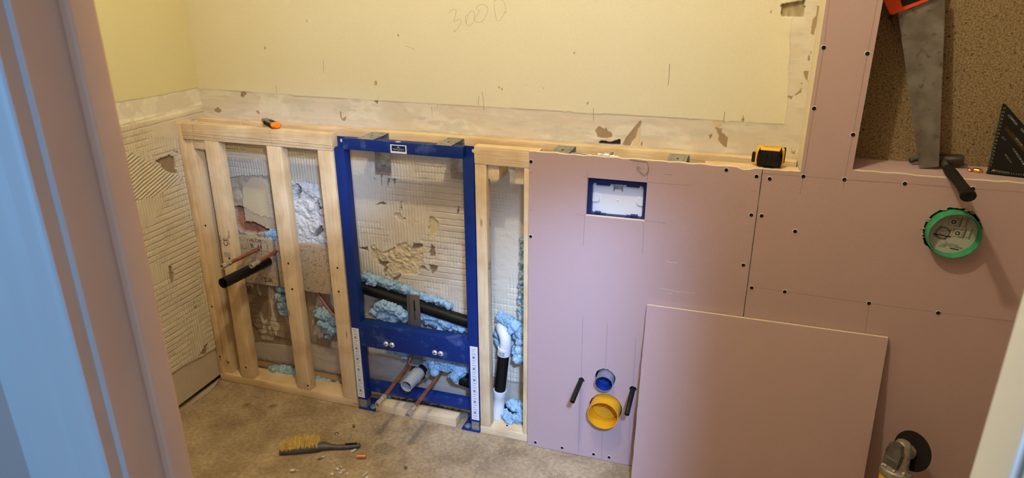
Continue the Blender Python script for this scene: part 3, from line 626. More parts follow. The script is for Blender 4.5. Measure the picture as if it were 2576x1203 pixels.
# wall with the doorway (between the bathroom and the hall)
X1, X2, DH = 0.7725, 1.542, 2.02
wf = thing('wall_front', None, None, (0, YH, 0), kind='structure')
obj('plaster', box(nb(), XL-0.1, X1-0.028, YH, YF, 0, CEIL), m_wwall, wf)
obj('plaster', box(nb(), X2+0.028, XR, YH, YF, 0, CEIL), m_wwall, wf)
obj('plaster', box(nb(), X1-0.028, X2+0.028, YH, YF, DH+0.028, CEIL), m_wwall, wf)
d1 = thing('door_1', None, None, (X1, YF, 0), kind='structure')
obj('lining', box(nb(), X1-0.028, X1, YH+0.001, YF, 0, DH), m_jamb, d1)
obj('lining_edge', box(nb(), X1-0.028, X1, YH-0.0006, YH+0.001, 0, DH), m_arch, d1)
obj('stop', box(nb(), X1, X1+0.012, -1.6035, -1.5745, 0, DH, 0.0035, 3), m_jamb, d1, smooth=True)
obj('lining', box(nb(), X2, X2+0.028, -1.6235, YF, 0, DH, 0.0025, 3), m_jambr, d1, smooth=True)
obj('lining', box(nb(), X1, X2, YH, YF, DH, DH+0.028), m_jambr, d1)
def architrave(x_in, sgn, name='architrave', y0=YH):
    prof = [(0.000, 0.0), (0.000, 0.0145), (0.0025, 0.0160), (0.0065, 0.0160), (0.0080, 0.0150), (0.0095, 0.0115), (0.0150, 0.0120), (0.0300, 0.0150), (0.0420, 0.0165), (0.0460, 0.0120), (0.0480, 0.0120), (0.0700, 0.0165), (0.0950, 0.0200), (0.1120, 0.0200), (0.1140, 0.018), (0.1140, 0.0)]
    bm = nb(); a = [bm.verts.new((x_in+sgn*u, y0-t, 0)) for u, t in prof]; b = [bm.verts.new((x_in+sgn*u, y0-t, DH+0.07)) for u, t in prof]
    n = len(prof)
    for i in range(n): bm.faces.new((a[i], a[(i+1) % n], b[(i+1) % n], b[i]))
    bm.faces.new(a); bm.faces.new(b)
    bm.faces.ensure_lookup_table(); bm.faces[0].material_index = 1  # left inner edge takes the lining's painted shade
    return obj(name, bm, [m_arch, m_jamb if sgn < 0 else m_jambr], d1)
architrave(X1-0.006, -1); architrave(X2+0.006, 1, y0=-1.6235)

# ------------------------------------------------------------------ fixed pink plasterboard
cut = [(0.9125, 0.9355), (1.0998, 0.9365), (1.0998, 1.0620), (0.9145, 1.0615)]
holesA = [cut, circle(1.003, 0.348, 0.0365, 28, 0.0018), circle(1.010, 0.226, 0.0585, 36, 0.0012), circle(0.9195, 0.3215, 0.0125, 14, 0.0012), circle(1.101, 0.3205, 0.0135, 14, 0.0015)]
tp = [(0.7225, 1.1305)]
for i in range(1, 40):
    x = 0.7225+(1.425-0.7225)*i/40
    z = 1.1308+0.0008*math.sin(i*1.7)+rng.uniform(-0.0008, 0.0008)
    if 1.355 < x < 1.39: z -= 0.006
    tp.append((x, z))
A_out = [(0.7235, 0.002)]+tp+[(1.4250, 1.131), (1.4250, 0.002)]
pA = thing('plasterboard_sheet', 'pink plasterboard sheet with the flush plate cut-out and four pipe holes', 'plasterboard', (1.07, 0, 0))
obj('board', plate(nb(), A_out, holesA, 0.0, PB, XZ), [m_pink, m_core], pA)
tpb = [(1.4275, 1.131)]
for i in range(1, 8): tpb.append((1.4275+0.1*i/8, 1.1315+rng.uniform(-0.001, 0.001)))
led = []
for i in range(1, 40): led.append((1.6600+(XR-0.02-1.66)*i/40, 1.1465+rng.uniform(-0.0022, 0.0016)))
B_out = [(1.4275, 0.002)]+tpb+[(1.5275, 1.1325), (1.5272, 1.40), (1.5265, 2.0), (1.5265, CEIL-0.005), (1.6605, CEIL-0.005), (1.6600, 1.148)]+led+[(XR-0.002, 1.1470), (XR-0.002, 0.002)]
pBt = thing('plasterboard_sheet', 'large pink plasterboard sheet around the alcove with the round box in it', 'plasterboard', (2.0, 0, 0))
obj('board', plate(nb(), B_out, [circle(1.934, 0.9955, 0.0712, 48, 0.0022)], 0.0, PB, XZ), [m_pink, m_core], pBt)
# screws, one mesh shared
bm = nb(); lathe(bm, [(0, -0.0005), (0.0030, -0.0005), (0.0052, -0.0016), (0.0060, -0.0003), (0.0062, 0.0006)], (0, 1, 0), (0, 0, 0), 14)
scr_me = bpy.data.meshes.new('screw'); bmesh.ops.recalc_face_normals(bm, faces=bm.faces[:]); bm.to_mesh(scr_me); bm.free(); scr_me.materials.append(m_pvcin)
bmr = nb(); lathe(bmr, [(0.0056, -0.0010), (0.0068, -0.0005), (0.0078, 0.0002)], (0, 1, 0), (0, 0, 0), 14)
ring_me = bpy.data.meshes.new('torn_rim'); bmr.to_mesh(ring_me); bmr.free(); ring_me.materials.append(mat('torn_paper_rim', (0.66, 0.52, 0.50), 0.9))
for root, pts in ((pA, SCREW_A), (pBt, SCREW_B)):
    inv = mw_of(root).inverted()
    for x, z in pts:
        o = bpy.data.objects.new('screw', scr_me); COL.objects.link(o); o.parent = root; o.location = inv @ Vector((x, PB, max(z, 0.02)))
        r = bpy.data.objects.new('torn_rim', ring_me); COL.objects.link(r); r.parent = o
for root, lines, nm in ((pA, LINE_A, 'pencil_lines'), (pBt, LINE_B, 'pencil_lines')):
    for s in lines: obj('pencil_line', ribbon(nb(), [(a, max(b, 0.003)) for a, b in s], 0.0008, lambda u, v: Vector((u, PB-0.0003, v))), m_pencil, root)
for s in SCR: obj('scratch', ribbon(nb(), s, 0.0010, lambda u, v: Vector((u, PB-0.0003, v))), m_scratch, pA)
# torn paper crumbs round the round hole
torn_m = mat('torn_board_paper', (0.60, 0.43, 0.31), 0.9)
for k in range(16):
    bm = nb(); a = math.radians(rng.choice([rng.uniform(25, 100), rng.uniform(100, 200)])); r = 0.070+rng.uniform(-0.001, 0.003)
    x, z = 1.934+r*math.cos(a), 0.9945+r*math.sin(a); s = rng.uniform(0.002, 0.005)
    flake(bm, [(x-s, PB-0.001, z-s*0.6), (x+s*0.8, PB-0.003, z-s*0.4), (x+s*0.3, PB-0.004, z+s*0.9), (x-s*0.7, PB-0.002, z+s*0.5)], 0.0006)
    obj('paper_shred', bm, torn_m, pBt)
# curl of wire at the top of the sheet
bm = nb()
wp = [(1.043, -0.0165, 1.131), (1.078, -0.018, 1.1295), (1.0945, -0.0185, 1.1285), (1.101, -0.020, 1.114), (1.101, -0.019, 1.101), (1.093, -0.0185, 1.090), (1.086, -0.0185, 1.088), (1.075, -0.019, 1.098), (1.066, -0.019, 1.1055), (1.070, -0.020, 1.112), (1.078, -0.019, 1.108)]
tube(bm, smooth_path(wp, 5), 0.0009, 6)
tag(obj('wire_offcut', bm, mat('thin_wire', (0.45, 0.33, 0.24), 0.5, 0.5)), 'thin curled wire hanging on the top edge of the cut-out sheet', 'wire')

# returns of the alcove beside the column and behind the ledge
obj('reveal_board', box(nb(), 1.5275, 1.5425, 0.0, D, 1.131, CEIL), [mat('reveal_white', (0.78, 0.70, 0.55), 0.9)], pBt)
obj('reveal_board', box(nb(), 1.646, 1.6600, 0.0, 0.134, 1.146, CEIL), m_pink, pBt)
cb = thing('chipboard_sheet', 'dark flaky chipboard panel at the back of the tool alcove', 'chipboard', (2.1, 0.135, 1.14))
obj('panel', box(nb(), 1.55, XR, 0.135, 0.153, 1.131, CEIL), m_osb, cb)
lt = thing('alcove_ledge', 'pink plasterboard ledge at the bottom of the tool alcove', 'ledge', (2.1, 0.06, 1.13))
obj('board', box(nb(), 1.6605, XR, 0.0005, 0.1345, 1.1335, 1.1475), m_pink, lt)
sbox('trim_1', m_core, 1.40, 1.5425, 0.0, 0.004, 0.0, 1.0)
sbox('trim_2', m_core, 1.5275, 1.5425, 0.0, D, 0, 1.129)

# loose board leaning
lb = thing('plasterboard_sheet', 'loose pink plasterboard offcut leaning against the fixed sheets', 'plasterboard', (1.48, -0.10, 0.0))
top_f, bot_f = Vector((0, -0.0310, 0.657)), Vector((0, -0.1250, 0.0015))
axis_ = (top_f-bot_f).normalized(); nrm = Vector((0, -axis_.z, axis_.y)).normalized()
if nrm.y > 0: nrm = -nrm
bm = nb(); Ht = (top_f-bot_f).length
outl = [(1.1285, 0.0)]
for i in range(1, 30): outl.append((1.1285+rng.uniform(-0.0008, 0.0008), Ht*i/30))
outl += [(1.1275, Ht-0.002), (1.129, Ht), (1.8335, Ht), (1.8342, Ht-0.22), (1.8330, Ht-0.232), (1.8342, Ht-0.24), (1.8345, 0.0)]
plate(bm, outl, [], 0.0, 0.0125, lambda u, v, t: bot_f+Vector((u, 0, 0))+axis_*v-nrm*t)
obj('board', bm, [m_pink, m_core], lb)

# ------------------------------------------------------------------ timber
def timber(name, x0, x1, y0, y1, z0, z1, m, parent=None, bev=0.0035):
    return obj(name, box(nb(), x0, x1, y0, y1, z0, z1, bev, 2), m, parent, smooth=True)
def knotholes(parent, pts, axis=(0, 1, 0)):
    for p_ in pts:
        bm = nb(); lathe(bm, [(0, -0.0004), (0.0038, -0.0004), (0.0042, 0.0004)], axis, p_, 10); obj('screw', bm, m_pvcin, parent)

sf = thing('stud_frame', 'pale timber stud frame with four uprights in the left corner', 'stud frame', (-0.345, 0.03, 0))
timber('sole_plate', XL+0.002, -0.006, 0.0, 0.090, 0.001, 0.036, m_pine_x, sf)
timber('top_plate', -0.658, -0.0055, 0.0, 0.038, 1.073, 1.1345, m_pine_x, sf)
timber('stud', XL+0.004, -0.657, 0.0, 0.060, 0.036, 1.1335, m_pine_z, sf)
timber('stud', -0.6568, -0.623, 0.012, 0.063, 0.036, 1.0725, m_pine_z, sf)
timber('noggin', -0.6225, -0.564, 0.010, 0.045, 1.034, 1.0725, m_pine_x, sf)
def stud(xa0, xa1, xb0, xb1, dep=0.063, y0=0.0, z0=0.036, z1=1.073):
    bm = box(nb(), xa0, xa1, y0, y0+dep, z0, z1, 0.0035, 2)
    for v in bm.verts:
        t = (v.co.z-z0)/(z1-z0); v.co.x = v.co.x+(xb0-xa0)*t
    return obj('stud', bm, m_pine_z, sf, smooth=True)
stud(-0.5685, -0.5055, -0.5610, -0.4980, 0.040)
stud(-0.2870, -0.2235, -0.2845, -0.2215, 0.040)
stud(-0.0690, -0.0060, -0.0690, -0.0060, 0.040)
knotholes(sf, [(-0.537, -0.0004, 0.09), (-0.530, -0.0004, 0.595), (-0.253, -0.0004, 0.61), (-0.25, -0.0004, 0.50), (-0.035, -0.0004, 0.62), (-0.04, -0.0004, 0.52), (-0.664, -0.0004, 0.12), (-0.635, 0.0116, 0.09), (-0.632, 0.0116, 0.72), (-0.66, -0.0004, 0.36), (-0.235, -0.0004, 0.06)])
# printed stamps on the second stud
pr = []
mxs = lambda x, z: basis((x, -0.0006, z), (0, 0, 1), (-1, 0, 0))
pr.append(text_mesh('CE', 0.030, mxs(-0.5345, 0.665))); pr.append(text_mesh('NO 1 KD', 0.010, mxs(-0.520, 0.675))); pr.append(text_mesh('C16 BS EN', 0.010, mxs(-0.5575, 0.668)))
pr.append(text_mesh('KD 225', 0.010, mxs(-0.512, 0.70)))
for me in pr: obj('printed_stamp', me, m_ink, sf)
bm = nb(); box(bm, -0.552, -0.521, -0.0010, -0.0004, 0.600, 0.622); obj('paper_label', bm, m_label, sf)
bm = nb()
for s in ([(-0.6, 1.132), (-0.605, 1.075)], [(-0.26, 1.132), (-0.257, 1.075)], [(-0.655, 1.098), (-0.01, 1.093)], [(-0.655, 1.088), (-0.01, 1.083)]):
    ribbon(bm, s, 0.0009, lambda u, v: Vector((u, -0.0004, v)))
obj('pencil_marks', bm, m_pencil, sf)

rf = thing('stud_frame', 'narrow pale timber stud frame between the blue frame and pink sheet', 'stud frame', (0.62, 0.03, 0))
timber('sole_plate', 0.529, 0.722, 0.0, 0.110, 0.001, 0.034, m_pine_x, rf)
timber('top_plate', 0.5285, 0.752, 0.0005, 0.040, 1.070, 1.131, m_pine_x, rf)
timber('stud', 0.5300, 0.5705, 0.0, 0.040, 0.034, 1.070, m_pine_z, rf)
timber('stud', 0.7005, 0.7400, 0.0005, 0.045, 0.034, 1.070, m_pine_z, rf)
timber('noggin', 0.5720, 0.6120, 0.012, 0.109, 1.018, 1.0695, m_pine_y, rf)
timber('noggin', 0.660, 0.7000, 0.030, 0.109, 1.005, 1.0695, m_pine_y, rf)
pr = [text_mesh('CE', 0.024, basis((0.5707, 0.022, 0.70), (0, 0, 1), (0, -1, 0))), text_mesh('KD 1124', 0.010, basis((0.5707, 0.010, 0.705), (0, 0, 1), (0, -1, 0))), text_mesh('|||| ||', 0.016, basis((0.5707, 0.026, 0.86), (0, 0, 1), (0, -1, 0)))]
for me in pr: obj('printed_stamp', me, m_ink, rf)
knotholes(rf, [(0.628, 0.03, 0.0345), (0.66, 0.075, 0.0345)], (0, 0, 1))

bt1 = timber('wall_batten', XL+0.002, -0.466, 0.110, D-0.006, 1.070, 1.130, m_pine_x); tag(bt1, 'short pine wall batten in the left corner behind the stud frame', 'batten')
bt2 = timber('wall_batten', -0.464, 1.4100, 0.110, D-0.006, 1.068, 1.130, m_pine_x); tag(bt2, 'long pine wall batten running behind the blue frame and pink sheet', 'batten')
bt3 = timber('wall_batten', 1.412, 1.5255, 0.110, D-0.006, 1.066, 1.129, m_pine_x); tag(bt3, 'short pine wall batten behind the yellow tape measure', 'batten')
ts = timber('timber_strip', 1.262, 1.526, 0.001, 0.045, 1.090, 1.1305, m_pine_x); tag(ts, 'pale timber strip on top of the boxing beneath the tape measure', 'timber')
tb = timber('timber_block', 0.076, 0.427, 0.001, 0.050, 0.0005, 0.039, m_pine_x, bev=0.003); tag(tb, 'short pale timber block on the floor under the blue frame', 'timber')
fb = timber('floor_batten', XL+0.002, -0.02, 0.115, D-0.006, 0.0005, 0.030, wood('dark_pine', 0, (0.40, 0.26, 0.13), (0.27, 0.16, 0.07))); tag(fb, 'dark timber batten on the floor along the back wall', 'batten')

# pattress boards behind the pipes
def pattress(label, x0, x1, z0, z1, y0=0.100, y1=0.118):
    t = thing('chipboard_offcut', label, 'chipboard', ((x0+x1)/2, y1, z0))
    obj('board', box(nb(), x0, x1, y0, y1, z0, z1, 0.001), m_chip, t); return t
pt1 = pattress('chipboard pattress behind the copper pipes and black waste pipe', XL+0.004, -0.398, 0.445, 0.652)
bm = nb()
for s in ([(-0.56, 0.60), (-0.40, 0.598)], [(-0.452, 0.652), (-0.455, 0.52)], [(-0.56, 0.52), (-0.45, 0.515)], [(-0.42, 0.645), (-0.422, 0.56)]): ribbon(bm, s, 0.0012, lambda u, v: Vector((u, 0.0995, v)))
me = text_mesh('HLCM', 0.022, basis((-0.475, 0.0994, 0.64), (1, 0, 0), (0, 0, 1)))
me2 = text_mesh('R  H', 0.03, basis((-0.475, 0.0994, 0.615), (1, 0, 0), (0, 0, 1)))
me3 = text_mesh('DR', 0.03, basis((-0.437, 0.0994, 0.468), (1, 0, 0), (0, 0, 1)))
bmj = join_meshes([me, me2, me3]); tmp = bpy.data.meshes.new('x'); bm.to_mesh(tmp); bm.free(); bmj.from_mesh(tmp)
obj('marker_writing', bmj, m_ink, pt1)
pattress('narrow chipboard offcut behind the third upright', -0.384, -0.275, 0.445, 0.648, 0.102, 0.120)
pattress('speckled chipboard offcut between the two right uprights of the corner frame', -0.268, -0.012, 0.445, 0.652)

# ------------------------------------------------------------------ blue toilet frame
bf = thing('toilet_support_frame', 'blue steel toilet support frame standing between the timber frames', 'toilet frame', (0.2625, 0.02, 0))
for x0 in (0.0, 0.487):
    po = obj('post', box(nb(), x0, x0+0.040, 0.0, 0.040, 0.045, 1.0855, 0.003, 2), m_blue, bf, smooth=True)
    xr = 0.0006 if x0 == 0 else 0.4945
    zt = 0.372 if x0 == 0 else 0.377
    bm = nb(); box(bm, xr+0.001, xr+0.0315, -0.0010, -0.0002, 0.056, zt); obj('ruler_strip', bm, m_white, po)
    bm = nb()
    for k in range(32):
        z = 0.064+k*0.0097; wd = 0.016 if k % 5 else 0.010
        box(bm, xr+0.008, xr+0.008+wd, -0.0014, -0.0011, z, z+0.0011)
        if k % 5 == 2: box(bm, xr+0.011, xr+0.018, -0.0014, -0.0011, z+0.003, z+0.007)
    obj('ruler_print', bm, m_ink, po)
    # telescopic foot
    ft = obj('foot', box(nb(), x0+0.004, x0+0.036, 0.003, 0.035, 0.004, 0.060, 0.002), m_galv, bf)
    xb = x0 if x0 == 0 else x0-0.035
    bm = nb(); box(bm, xb, xb+0.075, -0.004, 0.075, 0.0005, 0.006, 0.0015); obj('base_plate', bm, m_blue, bf)
    xn = x0+0.056 if x0 == 0 else x0-0.016
    bm = nb(); lathe(bm, [(0, 0.016), (0.006, 0.016), (0.007, 0.009), (0.013, 0.009), (0.014, 0.006)], (0, 0, 1), (xn, 0.018, 0), 12); obj('anchor_bolt', bm, m_galv, bf, smooth=True)
    # upper lug with hole
    lx0, lx1 = (-0.0005, 0.045) if x0 == 0 else (0.482, 0.5255)
    hx = 0.0125 if x0 == 0 else 0.5125
    bm = nb(); plate(bm, [(lx0, 1.085), (lx1, 1.085), (lx1, 1.122), (lx0, 1.122)], [circle(hx+0.004, 1.107, 0.0068, 16)], 0.028, 0.032, XZ, 0); obj('lug', bm, m_blue, bf)
    bm = nb(); lathe(bm, [(0, 0), (0.0064, 0), (0.0064, 0.002), (0, 0.002)], (0, 1, 0), (hx+0.004, 0.0285, 1.107), 14); obj('hole_cap', bm, m_core, bf)
    bm = nb(); box(bm, x0+0.002, x0+0.038, 0.002, 0.034, 1.0855, 1.0885, 0.001); obj('end_cap', bm, m_blue, bf)
rl = obj('top_rail', box(nb(), 0.0365, 0.4895, -0.001, 0.032, 1.084, 1.1235, 0.002), m_bluedust, bf, smooth=True)
bg_ = obj('badge', box(nb(), 0.2235, 0.2845, -0.0016, -0.0008, 1.0855, 1.1150, 0.0003), m_white, rl)
bm = nb(); box(bm, 0.2285, 0.2800, -0.0019, -0.0015, 1.0925, 1.1120)
obj('badge_field', bm, mat('badge_navy', (0.010, 0.014, 0.055), 0.5), rl)
pr = [text_mesh('Villeroy & Boch', 0.0066, basis((0.2542, -0.0021, 1.0995), (1, 0, 0), (0, 0, 1))), text_mesh('1748', 0.0028, basis((0.2542, -0.0021, 1.0948), (1, 0, 0), (0, 0, 1)))]
bmj = join_meshes(pr)
for (a0, a1, b0, b1) in ((0.2475, 0.2610, 1.1042, 1.1050), (0.2510, 0.2575, 1.1052, 1.1058), (0.2525, 0.2530, 1.1060, 1.1098), (0.2555, 0.2560, 1.1060, 1.1098), (0.2520, 0.2565, 1.1098, 1.1104)): box(bmj, a0, a1, -0.0022, -0.0020, b0, b1)
obj('badge_lettering', bmj, m_print, rl)
bm = nb(); flake(bm, [(0.238, 0.006, 1.1238), (0.246, 0.000, 1.1238), (0.252, -0.004, 1.1236), (0.262, 0.004, 1.1238), (0.255, 0.013, 1.1240), (0.243, 0.013, 1.1240)], 0.0006); obj('paper_scrap', bm, m_plaster, rl)
xb = obj('cross_bar', box(nb(), 0.038, 0.489, -0.001, 0.046, 0.297, 0.397, 0.003), m_bluedust, bf, smooth=True)
for x in (0.1480, 0.1738, 0.3525, 0.3770):
    bm = nb(); lathe(bm, [(0, -0.006), (0.0055, -0.006), (0.0085, -0.0045), (0.0105, -0.0015), (0.0110, 0.0)], (0, 1, 0), (x, -0.001, 0.3250 if x < 0.25 else 0.3235), 18); o = obj('bolt', bm, m_chrome, xb, smooth=True)
    bm = nb(); lathe(bm, [(0, -0.0066), (0.003, -0.0066), (0.0034, -0.0058)], (0, 1, 0), (x, -0.001, 0.3250 if x < 0.25 else 0.3235), 6); obj('socket', bm, m_pvcin, o)
for x in (0.163, 0.3615):
    bm = nb(); lathe(bm, [(0, -0.0008), (0.004, -0.0008), (0.0042, 0.0)], (0, 1, 0), (x, -0.001, 0.350), 12); obj('hole', bm, m_pvcin, xb)
obj('lower_bar', box(nb(), 0.030, 0.487, 0.030, 0.062, 0.070, 0.112, 0.003), m_bluedust, bf, smooth=True)
# slotted bracket
sl = [(0.2365, 0.405)]+[(0.2365+0.0035-0.0035*math.cos(a), 0.488+0.0035*math.sin(a)) for a in np.linspace(0.2, 2.94, 6)]+[(0.2435, 0.405)]
bm = nb(); plate(bm, [(0.2175, 0.20), (0.2630, 0.20), (0.2630, 0.513), (0.2175, 0.513)], [[(a+0.0, b) for a, b in sl]], 0.074, 0.078, XZ, 0)
box(bm, 0.2175, 0.2210, 0.060, 0.0745, 0.20, 0.513); obj('slotted_bracket', bm, mat('bracket_steel', (0.26, 0.24, 0.22), 0.45, 0.7), bf)
# perforated angle brackets back to the batten
def angle_bracket(name, x0, x1, root, y0, y1, leg, label=None):
    hs = [circle(x0+(x1-x0)*fx, y0+(y1-y0)*fy, 0.0030, 10) for fx in (0.18, 0.82) for fy in (0.22, 0.78)]+[[(x0+(x1-x0)*0.5+0.004*math.cos(a)*1.0, y0+(y1-y0)*0.42+0.011*math.sin(a)) for a in np.linspace(0, 2*math.pi, 15)[:-1]]]+[circle(x0+(x1-x0)*fx, y0+(y1-y0)*0.5, 0.0022, 8) for fx in (0.14, 0.86)]
    b_ = nb(); plate(b_, [(x0, y0), (x1, y0), (x1, y1), (x0, y1)], hs, 1.1245, 1.1270, lambda u, v, t: Vector((u, v, t)), 0)
    o = obj(name, b_, m_galv, root)
    b2 = nb(); xl0, xl1 = x0+0.003, x1+0.003
    hs2 = [circle(xl0+0.008, 1.100-leg*0.5, 0.0025, 8), circle(xl1-0.008, 1.100-leg*0.5, 0.0025, 8), circle(xl0+0.008, 1.127-leg+0.012, 0.0022, 8), circle(xl1-0.008, 1.127-leg+0.012, 0.0022, 8)]
    hs2.append([(xl0+0.030+0.011*math.cos(a), 1.127-leg+0.026+0.0038*math.sin(a)) for a in np.linspace(0, 2*math.pi, 15)[:-1]])
    plate(b2, [(xl0, 1.1262-leg), (xl1, 1.1262-leg), (xl1, 1.1262), (xl0, 1.1262)], hs2, y1-0.0022, y1, XZ, 0)
    obj('bracket_leg', b2, m_galv, o)
    return o
angle_bracket('angle_bracket', 0.0970, 0.1590, bf, 0.000, 0.1090, 0.148)
angle_bracket('angle_bracket', 0.3940, 0.4490, bf, -0.002, 0.1090, 0.148)

# ------------------------------------------------------------------ hidden cistern behind the sheet
ci = thing('concealed_cistern', 'navy framed cistern opening with white cover in the pink sheet', 'cistern', (1.005, 0.05, 0.6))
fr_o = [(0.898, 0.915), (1.112, 0.915), (1.112, 1.078), (0.898, 1.078)]; fr_i = [(0.927, 0.941), (0.934, 0.936), (1.083, 0.938), (1.089, 0.944), (1.089, 1.036), (1.083, 1.043), (0.933, 1.041), (0.927, 1.035)]
bm = nb(); plate(bm, fr_o, [fr_i], 0.004, 0.045, XZ, 0); fr = obj('frame', bm, m_navy, ci)
cv = obj('cover', box(nb(), 0.922, 1.094, 0.022, 0.030, 0.930, 1.048, 0.001), m_white, ci)
for cx, s in ((0.927, 1), (1.089, -1)):
    b_ = nb(); pts = [(cx, 0.988-0.013), (cx+s*0.010, 0.988-0.013)]+[(cx+s*(0.010+0.013*math.cos(a)), 0.988+0.013*math.sin(a)) for a in np.linspace(-1.3, 1.3, 9)]+[(cx+s*0.010, 0.988+0.013), (cx, 0.988+0.013)]
    plate(b_, pts, [], 0.0225, 0.0165, XZ, 0); obj('tab', b_, m_white, cv)
bm = nb(); lathe(bm, [(0, -0.003), (0.0025, -0.0025), (0.003, 0)], (0, 1, 0), (1.007, 0.022, 0.985), 12); obj('pip', bm, m_white, cv)
bm = nb(); box(bm, 0.9970, 1.0190, 0.0140, 0.0215, 1.024, 1.032, 0.001); box(bm, 0.9935, 0.9955, 0.0135, 0.0220, 1.016, 1.040); box(bm, 1.0205, 1.0225, 0.0135, 0.0220, 1.016, 1.040); obj('latch', bm, m_galv, cv)
for x0, x1, z0, z1 in ((0.940, 0.983, 1.034, 1.0430), (1.035, 1.075, 1.036, 1.0445), (0.936, 0.956, 0.934, 0.943), (0.943, 0.972, 0.934, 0.9385), (1.038, 1.062, 0.934, 0.9405), (1.052, 1.074, 0.934, 0.944)):
    obj('clip', box(nb(), x0, x1, 0.006, 0.021, z0, z1, 0.0008), m_navy, fr)
obj('tank', box(nb(), 0.80, 1.21, 0.046, 0.105, 0.55, 1.07, 0.006), m_white, ci)
b3 = angle_bracket('angle_bracket', 0.7865, 0.8440, ci, 0.012, 0.1090, 0.148)
b4 = angle_bracket('angle_bracket', 1.1515, 1.2080, ci, 0.012, 0.1090, 0.148)
hz = thing('flexible_hose', 'braided flexible hose with chrome valve behind the sheet top', 'hose', (0.93, 0.05, 1.12))
bm = nb(); tube(bm, smooth_path([(0.845, 0.052, 1.118), (0.885, 0.050, 1.119), (0.925, 0.050, 1.1165), (0.940, 0.050, 1.119)], 5), 0.0040, 10); obj('hose', bm, m_steel, hz, smooth=True)
bm = nb(); lathe(bm, [(0, 0), (0.006, 0), (0.006, 0.012), (0.0045, 0.014), (0.0045, 0.020), (0.0095, 0.021), (0.0095, 0.036), (0.005, 0.038), (0.005, 0.045), (0.0078, 0.046), (0.0078, 0.054), (0.004, 0.055), (0.004, 0.066), (0, 0.066)], (1, 0, -0.05), (0.932, 0.050, 1.1205), 12); obj('valve', bm, m_chrome, hz, smooth=True)
bm = nb(); lathe(bm, [(0, 0.012), (0.0055, 0.012), (0.006, 0.006), (0.003, 0.004), (0.003, 0)], (0, -0.2, 1), (0.976, 0.052, 1.122), 10); obj('valve_knob', bm, m_nickel, hz, smooth=True)

# ------------------------------------------------------------------ pipes in the pink sheet
gpz = 0.348
fp = thing('flush_pipe', 'short grey flush pipe with blue cap poking through pink sheet', 'pipe', (1.003, -0.02, gpz))
bm = nb(); pipe(bm, (1.003, 0.06, gpz+0.002), (1.005, -0.048, gpz-0.004), 0.0310, 0.0290, 28); obj('pipe', bm, m_greyblue, fp, smooth=True)
bm = nb(); lathe(bm, [(0.0288, 0.040), (0.0286, 0.002), (0.020, 0.0), (0, 0.001)], (0.02, -1, -0.05), (1.004, -0.006, gpz-0.002), 28); obj('cap', bm, m_bluein, fp, smooth=True)
yz = 0.2265
yp = thing('drain_socket', 'yellow round drain socket with cross ribs below blue capped pipe', 'drain socket', (1.010, -0.03, yz))
bm = nb(); pipe(bm, (1.010, 0.05, yz), (1.010, -0.064, yz), 0.0535, 0.0512, 40); obj('rim', bm, m_yel, yp, smooth=True)
bm = nb(); lathe(bm, [(0, 0), (0.0505, 0), (0.0505, -0.004), (0, -0.004)], (0, 1, 0), (1.010, 0.004, yz), 40); obj('disc', bm, mat('yellow_disc', (0.55, 0.30, 0.02), 0.5, color2=(0.66, 0.33, 0.02), scale=30), yp)
bm = nb()
for a in (0.6, 0.6+math.pi/2):
    c, s = math.cos(a)*0.047, math.sin(a)*0.047; tube(bm, [(1.010-c, -0.002, yz-s), (1.010+c, -0.002, yz+s)], 0.0024, 8)
lathe(bm, [(0.0455, -0.005), (0.0485, -0.005), (0.0485, 0.001), (0.0455, 0.001)], (0, 1, 0), (1.010, 0, yz), 40, close=True); obj('cross_rib', bm, m_yel, yp)
for lab, pts in (('left thin black pipe tail bending out of the pink sheet', [(0.9195, 0.03, 0.323), (0.9195, -0.015, 0.323), (0.9185, -0.045, 0.320), (0.9150, -0.080, 0.308), (0.9110, -0.112, 0.294)]),
                 ('right thin black pipe tail bending out of the pink sheet', [(1.101, 0.03, 0.3215), (1.101, -0.015, 0.3215), (1.101, -0.045, 0.3165), (1.0995, -0.080, 0.301), (1.098, -0.112, 0.283)])):
    t = thing('pipe_tail', lab, 'pipe', pts[1]); P = smooth_path(pts, 4); bm = nb(); tube(bm, P, 0.0085, 14, cap=False); obj('pipe', bm, m_blackd, t, smooth=True)
    e, e0 = Vector(P[-1]), Vector(P[-2]); d = (e-e0).normalized(); bm = nb(); lathe(bm, [(0.0085, 0), (0.0066, 0.0002), (0.0066, -0.008), (0, -0.008)], d, e, 14); obj('open_end', bm, m_black, t)

# round plastered-in box with green tape and printed disc
rb = thing('recessed_box', 'round recessed box wrapped in green tape with printed label', 'recessed box', (1.934, 0.0, 0.9945))
rx, rz, ry = 1.934, 0.9945, -0.046
bm = nb(); pr_ = [(0.0650, 0.05), (0.0650, 0.0), (0.0652, -0.030), (0.0645, -0.046), (0.0622, -0.047), (0.0615, -0.040), (0.0600, -0.016), (0.0590, -0.0155)]
lathe(bm, pr_, (0, 1, 0), (rx, 0, rz), 56, jit=0.0004); obj('green_tape', bm, m_green, rb, smooth=True)
bm = nb(); lathe(bm, [(0.0608, 0.0), (0, 0.0)], (0, 1, 0), (rx, -0.0165, rz), 48); dk = obj('label_disc', bm, m_label, rb)
mxd = lambda x, z: basis((rx+x, -0.0170, rz+z), (1, 0, -0.13), (0.13, 0, 1))
pr = [text_mesh('iBox universal', 0.0058, mxd(0.006, -0.0330)), text_mesh('01800180, 01850180', 0.0062, mxd(0.008, -0.0395)), text_mesh('AXOR', 0.0060, mxd(-0.016, -0.0420))]
bm = join_meshes(pr)
rr_ = Matrix.Rotation(0.12, 4, 'Y')
